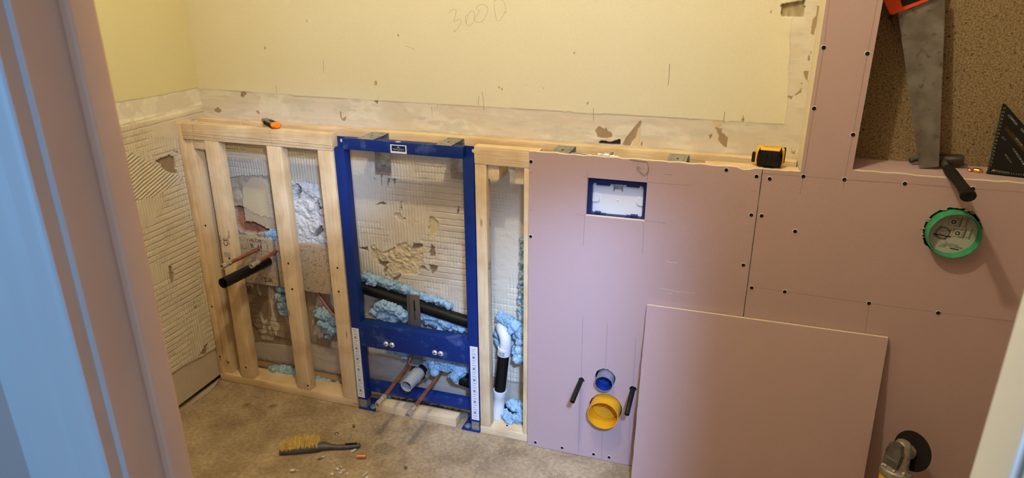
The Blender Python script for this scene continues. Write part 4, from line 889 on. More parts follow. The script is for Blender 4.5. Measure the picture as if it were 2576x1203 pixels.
def dline(x0, z0, x1, z1, w_=0.0007):
    ribbon(bm, [(rx+x0, rz+z0), (rx+x1, rz+z1)], w_, lambda u, v: Vector((u, -0.0170, v)))
def drect(cx, cz, hw, hh, ang=0.0, w_=0.0007):
    c, s = math.cos(ang), math.sin(ang); q_ = [(cx+c*a-s*b, cz+s*a+c*b) for a, b in ((-hw, -hh), (hw, -hh), (hw, hh), (-hw, hh))]
    for i in range(4): dline(*q_[i], *q_[(i+1) % 4], w_)
def dcirc(cx, cz, r, w_=0.0008, n=20):
    P_ = [(rx+cx+r*math.cos(2*math.pi*k/n), rz+cz+r*math.sin(2*math.pi*k/n)) for k in range(n+1)]; ribbon(bm, P_, w_, lambda u, v: Vector((u, -0.0170, v)))
for cx, cz in ((0.004, 0.031), (0.019, 0.000)):
    drect(cx-0.006, cz, 0.011, 0.011, -0.12); drect(cx+0.004, cz, 0.004, 0.011, -0.12); dcirc(cx-0.006, cz, 0.0045, 0.0025); dline(cx+0.013, cz+0.016, cx+0.009, cz-0.015, 0.0016); drect(cx+0.019, cz, 0.006, 0.010, -0.12)
    drect(cx+0.026, cz+0.001, 0.002, 0.015, -0.12)
dcirc(-0.022, -0.003, 0.0155, 0.0020, 28); dcirc(-0.022, -0.003, 0.0185, 0.0010, 28); drect(-0.022, 0.000, 0.010, 0.006, -0.12); dline(-0.044, -0.008, 0.000, -0.0125, 0.0030)
for k in range(3): dcirc(-0.028+0.006*k, 0.003-0.0008*k, 0.0018, 0.0006, 10)
for a in (0.5, 2.0, 3.6, 5.2): dcirc(-0.022+0.020*math.cos(a), -0.003+0.020*math.sin(a), 0.0025, 0.001, 10)
dline(-0.004, 0.010, 0.010, 0.0095, 0.0006); dline(0.003, 0.016, 0.002, 0.004, 0.0006)
dline(0.004, -0.0450, 0.026, -0.0478, 0.0030)
obj('label_print', bm, m_ink, dk)

# ------------------------------------------------------------------ pipework in the open frames
def fitting(parent, o, d, s=1.0, name='compression_fitting'):
    """nickel compression fitting whose open end is at o, pointing along d"""
    d = Vector(d).normalized(); st = Vector(o)-d*0.050*s
    bm = nb(); lathe(bm, [(0.0078*s, 0.0), (0.0105*s, 0.001*s), (0.0105*s, 0.010*s)], d, st, 6); f_ = obj('backnut', bm, m_nickel, parent)
    bm = nb(); lathe(bm, [(0.0078*s, 0.009*s), (0.0090*s, 0.010*s), (0.0090*s, 0.018*s), (0.0075*s, 0.019*s), (0.0075*s, 0.025*s), (0.0092*s, 0.026*s), (0.0092*s, 0.032*s), (0.0078*s, 0.033*s)], d, st, 16); b_ = obj(name, bm, m_nickel, parent, smooth=True)
    bm = nb(); lathe(bm, [(0.0078*s, 0.032*s), (0.0112*s, 0.033*s), (0.0112*s, 0.046*s), (0.0105*s, 0.050*s), (0.0072*s, 0.050*s), (0.0068*s, 0.038*s), (0, 0.038*s)], d, st, 8); obj('cap_nut', bm, m_nickel, parent, smooth=True)

def copper(label, pts, r=0.0075, fit=True, s=1.0):
    t = thing('copper_pipe', label, 'pipe', pts[0]); P = smooth_path(pts, 5)
    bm = nb(); tube(bm, P, r, 14); obj('pipe', bm, m_cu, t, smooth=True)
    if fit:
        d = Vector(P[-1])-Vector(P[-2]); e = Vector(P[-1]); fitting(t, e+d.normalized()*0.030, d, s)
    return t
copper('left copper pipe with nickel fitting coming out of the blue frame', [(0.203, 0.110, 0.250), (0.202, 0.075, 0.212), (0.2010, 0.045, 0.198), (0.2008, -0.05, 0.1900), (0.2005, -0.160, 0.1825)], s=1.1)
copper('right copper pipe with nickel fitting coming out of the blue frame', [(0.3335, 0.100, 0.190), (0.333, 0.06, 0.178), (0.3325, -0.06, 0.177), (0.3322, -0.178, 0.1765)], s=1.1)
copper('upper left copper pipe tail through the chipboard in corner frame', [(-0.4650, 0.13, 0.6065), (-0.4648, 0.05, 0.609), (-0.4645, -0.090, 0.6160)], s=0.95)
copper('upper right copper pipe tail through the chipboard in corner frame', [(-0.3815, 0.13, 0.606), (-0.3810, 0.05, 0.606), (-0.3805, -0.030, 0.6060)], s=0.95)
copper('thin copper pipe sloping down behind the corner frame uprights', [(-0.235, 0.125, 0.452), (-0.219, 0.120, 0.429), (-0.150, 0.115, 0.345), (-0.06, 0.11, 0.30)], 0.0060, False)
copper('short horizontal copper pipe behind left post of blue frame', [(-0.02, 0.095, 0.36), (0.04, 0.095, 0.362), (0.09, 0.095, 0.355)], 0.0065, False)

t = thing('waste_pipe', 'black waste pipe sticking out of the corner frame', 'pipe', (-0.43, 0.1, 0.555))
bm = nb(); pipe(bm, (-0.4285, 0.13, 0.554), (-0.4295, -0.165, 0.5735), 0.0205, 0.0180, 28); obj('pipe', bm, m_black, t, smooth=True)
bm = nb(); lathe(bm, [(0.018, -0.05), (0, -0.05)], (-0.001, -0.295, 0.0195), (-0.4295, -0.165, 0.5735), 20); obj('bore', bm, m_pvcin, t)

t = thing('waste_pipe', 'long black waste pipe sloping across behind the blue frame', 'pipe', (0.23, 0.105, 0.46))
bm = nb(); tube(bm, [(-0.06, 0.105, 0.508), (0.52, 0.105, 0.402)], 0.0235, 24); obj('pipe', bm, m_black, t, smooth=True)

t = thing('drain_pipe', 'grey drain pipe stub clamped in middle of blue frame', 'pipe', (0.255, 0.05, 0.18))
bm = nb(); pipe(bm, (0.2560, 0.100, 0.190), (0.2555, 0.005, 0.190), 0.0265, 0.0240, 28); obj('socket', bm, m_grey, t, smooth=True)
bm = nb(); pipe(bm, (0.2555, 0.010, 0.190), (0.2510, -0.054, 0.1875), 0.0240, 0.0212, 28); obj('pipe', bm, m_grey, t, smooth=True)
bm = nb(); lathe(bm, [(0.0212, -0.035), (0, -0.035)], (-0.0045, -0.064, -0.0025), (0.2510, -0.054, 0.1875), 20); obj('bore', bm, m_pvcin, t)
bm = nb(); lathe(bm, [(0.0275, 0), (0.0330, 0.002), (0.0330, 0.018), (0.0275, 0.020)], (0, -1, 0), (0.256, 0.062, 0.190), 28, close=True); cl = obj('clamp_ring', bm, m_black, t, smooth=True)
bm = nb(); box(bm, 0.222, 0.262, 0.035, 0.0735, 0.222, 0.232, 0.002); box(bm, 0.228, 0.258, 0.050, 0.0735, 0.2165, 0.223, 0.001); obj('clamp_plate', bm, m_galv, cl)
bm = nb(); box(bm, 0.288, 0.302, 0.035, 0.055, 0.183, 0.189); box(bm, 0.296, 0.300, 0.030, 0.058, 0.180, 0.210, 0.001); obj('clamp_ear', bm, m_galv, cl)

t = thing('black_soil_pipe', 'black pipe with white collar low behind right blue post', 'pipe', (0.43, 0.1, 0.13))
bm = nb(); tube(bm, [(0.38, 0.105, 0.165), (0.53, 0.105, 0.135)], 0.027, 22); obj('pipe', bm, m_black, t, smooth=True)
bm = nb(); tube(bm, [(0.395, 0.105, 0.162), (0.412, 0.105, 0.1585)], 0.0295, 22); obj('collar', bm, m_wpipe, t, smooth=True)

t = thing('waste_pipe', 'white elbow and black drop pipe in the narrow timber frame', 'pipe', (0.59, 0.09, 0.0))
bm = nb(); tube(bm, smooth_path([(0.578, 0.118, 0.412), (0.588, 0.098, 0.408), (0.603, 0.082, 0.396), (0.6085, 0.076, 0.372), (0.6060, 0.076, 0.345)], 4), 0.0220, 20); obj('elbow', bm, m_wpipe, t, smooth=True)
bm = nb(); lathe(bm, [(0.0205, 0.002), (0.0250, 0.0), (0.0250, -0.030), (0.0205, -0.032)], (0.10, 0, 1), (0.6035, 0.076, 0.348), 24); cr_ = obj('collar', bm, m_wpipe, t, smooth=True)
bm = nb()
for k in range(7): box(bm, 0.592+k*0.0030, 0.5938+k*0.0030, 0.0500, 0.0520, 0.323, 0.340)
obj('grip_ribs', bm, m_grey, cr_)
bm = nb(); tube(bm, [(0.6025, 0.076, 0.330), (0.5835, 0.076, 0.150)], 0.0215, 24); obj('pipe', bm, m_black, t, smooth=True)
bm = nb(); lathe(bm, [(0.0215, 0.004), (0.0260, 0.003), (0.0262, -0.022), (0.0240, -0.026), (0.0235, -0.075), (0.0250, -0.078), (0.0250, -0.12), (0, -0.12)], (0.10, 0, 1), (0.5835, 0.076, 0.155), 24); obj('coupling', bm, m_wpipe, t, smooth=True)

# ------------------------------------------------------------------ blue foam, lumpy
tex = bpy.data.textures.new('foam_lumps', 'CLOUDS'); tex.noise_scale = 0.014; tex.noise_depth = 4
tex2 = bpy.data.textures.new('foam_fine', 'VORONOI'); tex2.noise_scale = 0.010
def foam(label, balls, seed, m=None, vox=0.0034, disp=0.015, wrap=0.0):
    r = random.Random(seed); bm = nb()
    for (x, y, z, rad) in balls:
        for k in range(4):
            q_ = rad*(1.0 if k == 0 else r.uniform(0.35, 0.65)); off = Vector((0, 0, 0)) if k == 0 else Vector((r.uniform(-1, 1), r.uniform(-1, 0.4), r.uniform(-1, 1)))*rad*0.75
            s = bmesh.ops.create_icosphere(bm, subdivisions=2, radius=q_); rot = Matrix.Rotation(r.uniform(0, 6), 3, Vector((r.random(), r.random(), r.random()+0.1)))
            for v in s['verts']:
                c = rot @ v.co; c = Vector((c.x*1.15, c.y*0.85, c.z*0.9)); v.co = c+Vector((x, y, z))+off
    me = bpy.data.meshes.new('foam'); bm.to_mesh(me); bm.free()
    o = bpy.data.objects.new('foam', me); COL.objects.link(o)
    rm = o.modifiers.new('r', 'REMESH'); rm.mode = 'VOXEL'; rm.voxel_size = vox
    d1_ = o.modifiers.new('d', 'DISPLACE'); d1_.texture = tex; d1_.strength = disp; d1_.mid_level = 0.55; d1_.texture_coords = 'LOCAL'
    d2_ = o.modifiers.new('e', 'DISPLACE'); d2_.texture = tex2; d2_.strength = disp*0.75; d2_.mid_level = 0.3; d2_.texture_coords = 'LOCAL'
    dg = bpy.context.evaluated_depsgraph_get(); ev = bpy.data.meshes.new_from_object(o.evaluated_get(dg))
    bpy.data.objects.remove(o)
    c = sum((Vector(b[:3]) for b in balls), Vector())/len(balls)
    ev.transform(Matrix.Translation(-c)); ev.name = 'expanding_foam'
    q_ = obj('expanding_foam', ev, m or m_foam, world=False, smooth='all'); q_.location = c
    return tag(q_, label, 'foam')
def strip(p0, p1, n, r0, r1, jit=0.004, seed=1):
    r = random.Random(seed); out = []
    for i in range(n):
        t = i/(n-1); out.append((p0[0]+(p1[0]-p0[0])*t+r.uniform(-jit, jit), p0[1]+(p1[1]-p0[1])*t+r.uniform(-jit, jit), p0[2]+(p1[2]-p0[2])*t+r.uniform(-jit, jit), r0+(r1-r0)*t+r.uniform(-0.15, 0.15)*r0))
    return out
foam('strip of blue foam along the top of the sloping black pipe', strip((0.02, 0.118, 0.543), (0.36, 0.125, 0.462), 16, 0.019, 0.012, seed=3), 11)
foam('thick blue foam lump under the sloping pipe by left blue post', [(0.085, 0.085, 0.435, 0.022), (0.11, 0.085, 0.445, 0.026), (0.145, 0.08, 0.440, 0.024), (0.17, 0.08, 0.425, 0.022), (0.185, 0.085, 0.405, 0.022), (0.06, 0.09, 0.405, 0.022), (0.10, 0.09, 0.395, 0.026), (0.14, 0.09, 0.395, 0.025)], 12)
foam('blue foam wedge under the sloping pipe right of slotted bracket', strip((0.27, 0.115, 0.415), (0.46, 0.12, 0.375), 9, 0.026, 0.016, seed=5)+strip((0.28, 0.12, 0.385), (0.40, 0.12, 0.365), 5, 0.020, 0.014, seed=6), 13)
foam('blue foam hanging below crossbar left of the drain pipe', [(0.105, 0.10, 0.262, 0.02), (0.135, 0.095, 0.262, 0.026), (0.165, 0.09, 0.250, 0.026), (0.19, 0.09, 0.262, 0.022), (0.175, 0.09, 0.232, 0.018)], 14)
foam('big blue foam mass below crossbar right of the drain pipe', [(0.30, 0.09, 0.262, 0.030), (0.335, 0.085, 0.250, 0.032), (0.375, 0.085, 0.235, 0.032), (0.41, 0.085, 0.205, 0.028), (0.395, 0.08, 0.175, 0.020), (0.305, 0.085, 0.225, 0.024), (0.345, 0.08, 0.215, 0.022), (0.43, 0.09, 0.215, 0.022)], 15)
bm = nb(); lathe(bm, [(0, 0.004), (0.014, 0.003), (0.019, -0.004), (0.018, -0.020), (0, -0.022)], (-0.1, -1, 0.25), (0.318, 0.052, 0.199), 20, jit=0.001)
tag(obj('foam_plug', bm, m_foam, smooth='all'), 'round flat plug of pale blue foam above the right copper pipe', 'foam')
foam('blue foam mass over the white elbow in narrow frame', [(0.585, 0.110, 0.452, 0.022), (0.612, 0.105, 0.446, 0.025), (0.640, 0.100, 0.430, 0.026), (0.664, 0.10, 0.405, 0.024), (0.668, 0.10, 0.375, 0.022), (0.662, 0.095, 0.335, 0.024), (0.662, 0.09, 0.305, 0.024), (0.640, 0.115, 0.325, 0.020), (0.568, 0.118, 0.375, 0.018), (0.566, 0.118, 0.34, 0.016), (0.645, 0.118, 0.385, 0.02)], 16, disp=0.010)
foam('vertical strip of blue foam beside the pink sheet edge', strip((0.672, 0.125, 0.77), (0.672, 0.115, 0.44), 16, 0.016, 0.020, seed=9), 17)
foam('blue foam heap on the floor of the narrow timber frame', [(0.60, 0.075, 0.052, 0.018), (0.625, 0.06, 0.050, 0.020), (0.655, 0.062, 0.052, 0.020), (0.675, 0.065, 0.055, 0.018), (0.63, 0.10, 0.085, 0.024), (0.665, 0.10, 0.085, 0.022), (0.675, 0.09, 0.065, 0.02)], 18)
foam('small pale blue foam lump under the broken plaster panel', [(-0.425, 0.128, 0.662, 0.018), (-0.40, 0.128, 0.668, 0.022), (-0.375, 0.128, 0.660, 0.02), (-0.392, 0.130, 0.635, 0.012)], 19)
foam('dusty blue foam clump hanging under the chipboard', [(-0.405, 0.128, 0.42, 0.018), (-0.41, 0.128, 0.38, 0.020), (-0.405, 0.128, 0.345, 0.022), (-0.40, 0.13, 0.315, 0.018)], 20, m_foamd)
foam('dusty blue foam clump beside the sloping copper pipe', [(-0.22, 0.12, 0.345, 0.022), (-0.185, 0.115, 0.340, 0.026), (-0.155, 0.12, 0.320, 0.022), (-0.195, 0.115, 0.295, 0.024), (-0.165, 0.115, 0.275, 0.022), (-0.20, 0.12, 0.262, 0.014), (-0.19, 0.12, 0.235, 0.011)], 21, m_foamd)
foam('heap of dusty blue foam on floor behind second upright', [(-0.485, 0.098, 0.030, 0.018), (-0.46, 0.095, 0.036, 0.022), (-0.43, 0.10, 0.040, 0.022), (-0.40, 0.10, 0.038, 0.022), (-0.365, 0.10, 0.035, 0.02)], 22, m_foamd)
foam('small heap of dusty blue foam on floor by fourth upright', [(-0.255, 0.098, 0.026, 0.016), (-0.23, 0.095, 0.022, 0.016), (-0.20, 0.10, 0.020, 0.014), (-0.16, 0.10, 0.018, 0.012)], 23, m_foamd)
foam('tiny blue foam crumb behind the left foot of blue frame', [(0.075, 0.075, 0.045, 0.014), (0.095, 0.08, 0.040, 0.014)], 24, m_foamd)

# dark timber rail low behind the frame
t = timber('rear_rail', 0.02, 0.50, 0.128, D-0.006, 0.235, 0.285, wood('brown_pine', 0, (0.42, 0.24, 0.11), (0.30, 0.16, 0.07))); tag(t, 'brown timber rail behind the foam below the blue crossbar', 'timber')
bm = nb()
for k in range(14): box(bm, 0.415+k*0.0042, 0.4158+k*0.0042, 0.1270, 0.1275, 0.248, 0.262 if k % 3 else 0.268)
obj('ink_marks', bm, m_ink, t)

# ------------------------------------------------------------------ tools on the ledge
# saw
sw = thing('hand_saw', 'stained hand saw with orange handle leaning in the alcove', 'saw', (1.86, 0.060, 1.148))
TL, TR, BL, BR = Vector((1.7145, 0.085, 1.567)), Vector((1.8240, 0.085, 1.569)), Vector((1.8400, 0.060, 1.1483)), Vector((1.8860, 0.060, 1.1560))
def sawp(s, t): return (BL*(1-s)+BR*s)*(1-t)+(TL*(1-s)+TR*s)*t
front, back_ = [], []
pts = [(0, 0), (0, 1.12)]+[(1, 1.12)]
n = 120
for k in range(n): 
    t_ = 1.10-1.10*k/n; pts.append((1.0, t_)); pts.append((1.028 if k % 1 == 0 else 1.0, t_-0.5*1.10/n))
pts += [(1.0, 0.004)]
bm = nb()
fv = [bm.verts.new(sawp(s, t_)+Vector((0, -0.0005, 0))) for s, t_ in pts]; bv = [bm.verts.new(sawp(s, t_)+Vector((0, 0.0006, 0))) for s, t_ in pts]
bm.faces.new(fv); bm.faces.new(bv[::-1])
for i in range(len(pts)): bm.faces.new((fv[i], bv[i], bv[(i+1) % len(pts)], fv[(i+1) % len(pts)]))
obj('blade', bm, m_blade, sw)
hp = [(-0.19, 0.975), (-0.14, 0.972), (0.70, 1.062), (0.80, 1.075), (0.92, 1.20), (0.85, 1.34), (0.35, 1.42), (-0.25, 1.36), (-0.42, 1.20)]
hh = [(0.05, 1.10), (0.55, 1.13), (0.62, 1.24), (0.30, 1.31), (-0.08, 1.26)]
bm = nb(); plate(bm, [(s, t_) for s, t_ in hp], [[(s, t_) for s, t_ in hh]], -0.011, 0.012, lambda s, t_, th: sawp(s, t_)+Vector((0, th, 0)), 0); hd = obj('handle', bm, m_redorange, sw)
bm = nb(); plate(bm, [(0.10, 1.022), (0.62, 1.073), (0.60, 1.105), (0.06, 1.075)], [], -0.0125, -0.011, lambda s, t_, th: sawp(s, t_)+Vector((0, th, 0)), 0); obj('grip_inlay', bm, m_black, hd)
bm = nb(); q_ = sawp(-0.165, 0.955); lathe(bm, [(0, -0.002), (0.004, -0.002), (0.0055, 0), (0.0055, 0.002)], (0, 1, 0), q_+Vector((0, 0.004, 0)), 12); obj('rivet', bm, m_black, hd)

# hammer lying on the ledge
hm = thing('claw_hammer', 'claw hammer with black rubber grip lying over alcove ledge', 'hammer', (1.895, 0.09, 1.149))
bm = nb(); A_, B_ = Vector((1.9010, 0.102, 1.1645)), Vector((1.9000, 0.025, 1.1630))
tube(bm, [A_, B_, Vector((1.8995, 0.010, 1.1625))], [0.0078, 0.0085, 0.0085], 14); obj('shaft', bm, m_steel, hm, smooth=True)
P = smooth_path([(1.9000, 0.030, 1.163), (1.8990, -0.02, 1.162), (1.8985, -0.08, 1.160), (1.8982, -0.14, 1.157), (1.8978, -0.185, 1.153), (1.8975, -0.200, 1.151)], 4)
R_ = np.interp(np.linspace(0, 1, len(P)), [0, 0.03, 0.2, 0.55, 0.8, 0.93, 1.0], [0.0088, 0.0125, 0.0135, 0.0125, 0.0150, 0.0170, 0.0155])
bm = nb(); tube(bm, P, list(R_), 20, sx=0.92, sy=1.1); g_ = obj('grip', bm, m_rubber, hm, smooth=True)
bm = nb()
for t_ in (0.80, 0.86):
    i = int(t_*(len(P)-1)); lathe(bm, [(R_[i]*1.08, 0), (R_[i]*1.12, 0.0015), (R_[i]*1.08, 0.003)], (0, -1, -0.03), P[i], 20)
obj('grip_ridge', bm, m_black, g_, smooth=True)
e = Vector(P[-1]); bm = nb(); lathe(bm, [(0.0135, 0.0), (0.0115, 0.0012), (0.0085, 0.0002), (0, -0.0005)], (0, -1, -0.1), e, 18); obj('grip_end', bm, m_blackd, g_, smooth=True)
bm = nb(); hy, hzz = 0.104, 1.1680
tube(bm, [(1.952, hy, hzz), (1.946, hy, hzz), (1.940, hy, hzz), (1.922, hy, hzz), (1.918, hy, hzz), (1.884, hy, hzz), (1.878, hy, hzz)], [0.0165, 0.0180, 0.0180, 0.0165, 0.0145, 0.0145, 0.0125], 16); obj('head', bm, mat('black_forged_steel', (0.02, 0.017, 0.015), 0.45, 0.4, color2=(0.06, 0.05, 0.04), scale=40), hm, smooth=True)
for dy in (-0.0062, 0.0062):
    bm = nb(); tube(bm, smooth_path([(1.884, hy+dy*0.6, hzz), (1.862, hy+dy, hzz+0.002), (1.842, hy+dy*1.2, hzz-0.001), (1.820, hy+dy*1.4, hzz-0.011)], 4), [0.0095]*5+[0.008]*4+[0.006]*3+[0.003], 10, sx=1.0, sy=0.55, upv=(0, 0, 1)); obj('claw', bm, bpy.data.materials['black_forged_steel'], hm, smooth=True)

# brass nut and olive
bm = nb(); lathe(bm, [(0.0072, 0), (0.0125, 0.0), (0.0128, 0.008), (0.0115, 0.0105), (0.0074, 0.0105)], (0, 0, 1), (1.982, 0.064, 1.1478), 6, close=True)
tag(obj('brass_nut', bm, m_brass), 'hexagonal brass nut on the alcove ledge beside the square', 'nut')
bm = nb(); lathe(bm, [(0.0062, -0.0032), (0.0078, 0.0), (0.0062, 0.0032), (0.0056, 0.0)], (0.3, -0.2, 1), (1.9655, 0.069, 1.1520), 18, close=True)
tag(obj('copper_olive', bm, m_cubright, smooth=True), 'small copper olive ring left of the brass nut', 'olive')

# speed square
bl = Vector((2.0035, 0.060, 1.1480)); ap = Vector((2.0200, 0.125, 1.3270)); ed = Vector((1, -0.20, -0.005)).normalized(); upd = (ap-bl); upd = (upd-ed*upd.dot(ed)*0.0)
H_ = upd.length; upd = upd.normalized()
sq = thing('speed_square', 'black triangular roofing square with white scale in the alcove', 'square', tuple(bl))
sqp = lambda u, v, t: bl+ed*u+upd*v+ed.cross(upd).normalized()*t
s_ = H_
outer = [(0, 0), (s_*1.02, 0), (0.006, s_), (0, s_)]
holes = [[(0.010, 0.008), (0.050, 0.006), (0.050, 0.011), (0.012, 0.013)], [(0.018, 0.135), (0.0235, 0.1325), (0.112, 0.040), (0.098, 0.040), (0.018, 0.122)]]
bm = nb(); plate(bm, outer, holes, 0.0015, -0.0015, sqp, 0); obj('plate', bm, mat('black_anodised', (0.009, 0.008, 0.007), 0.75, spec=0.12), sq)
bm = nb(); 
cs = [sqp(u, v, t) for u, v, t in ((-0.001, 0.0002, 0.009), (s_*1.02, 0.0022, 0.009), (s_*1.02, 0.005, 0.009), (-0.001, 0.005, 0.009))]; cs2 = [sqp(u, v, t) for u, v, t in ((-0.001, 0.0032, -0.011), (s_*1.02, 0.0042, -0.011), (s_*1.02, 0.005, -0.011), (-0.001, 0.005, -0.011))]
a = [bm.verts.new(c) for c in cs]; b = [bm.verts.new(c) for c in cs2]
bm.faces.new(a); bm.faces.new(b[::-1])
for i in range(4): bm.faces.new((a[i], b[i], b[(i+1) % 4], a[(i+1) % 4]))
obj('fence', bm, m_blackd, sq)
prs = []
tz = ed.cross(upd).normalized(); off = -0.0020
def sqtext(s, size, u, v, ang=0.0):
    x = ed*math.cos(ang)+upd*math.sin(ang); y = -ed*math.sin(ang)+upd*math.cos(ang)
    o_ = sqp(u, v, off if tz.y > 0 else -off); 
    prs.append(text_mesh(s, size, basis(o_, x, y)))
for k in range(1, 18): sqtext(str(k), 0.0058, 0.0058, 0.012+k*0.0098)
for k, s in enumerate(('10 20 30', '15 25 35', '41 44 47', '30 33 36')): sqtext(s, 0.0062, 0.052+0.013*k*0.75, 0.066-0.012*k, -0.86)
sqtext('HIP VAL 12 14', 0.0045, 0.040, 0.046, -0.86); sqtext('COMMON', 0.0075, 0.030, 0.150, -0.80); sqtext('SQUARE', 0.0070, 0.062, 0.119, -0.80); sqtext('80 75 70 65', 0.0052, 0.055, 0.093, -0.80); sqtext('5 6 7', 0.006, 0.020, 0.098, -0.80)
bm = join_meshes(prs)
for k in range(60): box(bm, 0, 0.0001, 0, 0.0001, 0, 0.0001) if False else None
obj('scale_print', bm, m_printdim, sq)
bm = nb()
for k in range(34):
    v = 0.010+k*0.0048; ln = 0.004 if k % 2 else 0.0022
    o1 = sqp(0.0006, v, off if tz.y > 0 else -off); vs = [o1, o1+ed*ln, o1+ed*ln+upd*0.0008, o1+upd*0.0008]; bm.faces.new([bm.verts.new(q_) for q_ in vs])
for k in range(30):
    u = 0.010+k*0.0055; o1 = sqp(u, 0.0056, off if tz.y > 0 else -off); vs = [o1, o1+ed*0.001, o1+ed*0.001+upd*0.0035, o1+upd*0.0035]; bm.faces.new([bm.verts.new(q_) for q_ in vs])
obj('scale_ticks', bm, m_printdim, sq)

# tape measure
tm = thing('tape_measure', 'yellow and black tape measure on top of the boxing corner', 'tape measure', (1.442, 0.028, 1.1312), Matrix.Rotation(math.radians(-4), 4, 'Z'))
def rbox(x0, x1, y0, y1, z0, z1, bev, seg=4): return box(nb(), x0, x1, y0, y1, z0, z1, bev, seg)
obj('case', rbox(-0.0390, 0.0400, -0.0200, 0.0200, 0.0015, 0.0570, 0.0120), m_toolyel, tm, world=False, smooth=True)
bm = nb(); prof = [(-0.031, 0.004), (0.033, 0.003), (0.036, 0.020), (0.0345, 0.044), (0.030, 0.0500), (-0.027, 0.0500), (-0.032, 0.0455), (-0.034, 0.020)]
plate(bm, prof, [], -0.0185, -0.0250, lambda u, v, t: Vector((u, t, v)), 0); es = [e_ for e_ in bm.edges if abs(e_.verts[0].co.y+0.025) < 1e-4 and abs(e_.verts[1].co.y+0.025) < 1e-4 and len(e_.link_faces) == 2 and any(abs(f.normal.y) < 0.5 for f in e_.link_faces)]
bmesh.ops.bevel(bm, geom=es, offset=0.003, segments=2, affect='EDGES'); gp = obj('rubber_grip', bm, m_rubber, tm, world=False, smooth=True)
bm = nb()
for k in range(4): box(bm, -0.022+k*0.0145, -0.0205+k*0.0145, -0.0262, -0.0245, 0.010, 0.044, 0.0004)
obj('grip_rib', bm, m_blackd, gp, world=False)
obj('back_grip', rbox(-0.030, 0.0425, 0.0175, 0.0250, 0.006, 0.0540, 0.006, 3), m_rubber, tm, world=False, smooth=True)
obj('lock_button', rbox(-0.0485, -0.0375, -0.0120, 0.0080, 0.010, 0.0380, 0.0030, 2), m_rubber, tm, world=False, smooth=True)
bm = nb(); box(bm, -0.012, 0.016, -0.0270, -0.0100, 0.0000, 0.0040, 0.0006); obj('end_hook', bm, m_black, tm, world=False)
obj('lettering', text_mesh('DEWALT', 0.012, basis((0.002, 0.0, 0.0576), (1, 0, 0), (0, 1, 0))), m_ink, tm, world=False)

# utility knife across the gap on the top plate
kd = (Vector((-0.375, 0.112, 1.146))-Vector((-0.242, 0.020, 1.1445))); kl = kd.length; kx = kd.normalized(); ky = Vector((0, 0, 1)).cross(kx).normalized()
kn = thing('utility_knife', 'grey utility knife with orange end on the corner top plate', 'knife', (-0.242, 0.020, 1.1355), basis((0, 0, 0), kx, ky))
obj('body', rbox(0.006, 0.125, -0.0110, 0.0130, 0.0015, 0.0170, 0.0040, 3), m_steel, kn, world=False, smooth=True)
obj('side_grip', rbox(0.010, 0.095, 0.0100, 0.0165, 0.0005, 0.0135, 0.0025, 2), m_rubber, kn, world=False, smooth=True)
obj('slider', rbox(0.022, 0.074, -0.0075, 0.0020, 0.0160, 0.0205, 0.0018, 2), m_black, kn, world=False, smooth=True)
bm = nb(); lathe(bm, [(0, -0.012), (0.010, -0.011), (0.0165, -0.004), (0.0170, 0.004), (0.0140, 0.016), (0.0125, 0.022), (0, 0.022)], (1, 0, 0), (0.0, 0.001, 0.0115), 20)
for v in bm.verts: v.co.z = 0.0115+(v.co.z-0.0115)*0.68; v.co.y = v.co.y*1.15
obj('end_cap', bm, m_orange, kn, world=False, smooth=True)
bm = nb(); plate(bm, [(0.118, -0.010), (0.150, -0.008), (0.128, 0.011), (0.118, 0.011)], [], 0.0085, 0.0092, lambda u, v, t: Vector((u, v, t)), 0); obj('blade', bm, m_galv, kn, world=False)

# ------------------------------------------------------------------ angle grinder
gd = thing('angle_grinder', 'yellow and grey angle grinder with black disc leaning on wall', 'angle grinder', (1.872, -0.200, 0.0))
g0, g1 = Vector((1.872, -0.205, 0.0)), Vector((1.905, -0.135, 0.335)); ga = (g1-g0).normalized()
da = Vector((0.74, 0.66, -0.10)); da = (da-ga*da.dot(ga)).normalized()           # spindle direction, towards the wall
side = ga.cross(da).normalized()
def along(s): return g0+ga*(s*1.11)
def ovtube(bm, prof, seg=24, flat=1.0):
    rings = []
    for s, r in prof: rings.append([bm.verts.new(along(s)+(da*math.cos(2*math.pi*k/seg)*flat+side*math.sin(2*math.pi*k/seg))*r) for k in range(seg)])
    for i in range(len(rings)-1):
        for k in range(seg): bm.faces.new((rings[i][k], rings[i][(k+1) % seg], rings[i+1][(k+1) % seg], rings[i+1][k]))
    bm.faces.new(rings[0]); bm.faces.new(rings[-1]); return bm
HL = (g1-g0).length
obj('body', ovtube(nb(), [(0.05, 0.028), (0.10, 0.030), (0.15, 0.030), (0.20, 0.033), (0.225, 0.037), (0.247, 0.038)]), m_toolyel, gd, smooth=True)
obj('battery', ovtube(nb(), [(0.003, 0.036), (0.01, 0.040), (0.045, 0.040), (0.055, 0.032)]), m_rubber, gd, smooth=True)
obj('collar', ovtube(nb(), [(0.246, 0.0385), (0.250, 0.0415), (0.264, 0.0415), (0.268, 0.038)]), m_alu, gd, smooth=True)
for a in (0.6, 2.2, 3.9, 5.4):
    bm = nb(); lathe(bm, [(0, 0.004), (0.0055, 0.004), (0.0065, 0.0)], ga, along(0.263)+(da*math.cos(a)+side*math.sin(a))*0.0345, 10); obj('collar_screw', bm, m_alu, gd, smooth=True)
gh_ = obj('gear_head', ovtube(nb(), [(0.266, 0.034), (0.285, 0.030), (0.315, 0.027), (0.335, 0.024), (0.348, 0.017), (0.352, 0.008)], flat=1.05), m_alu, gd, smooth=True)
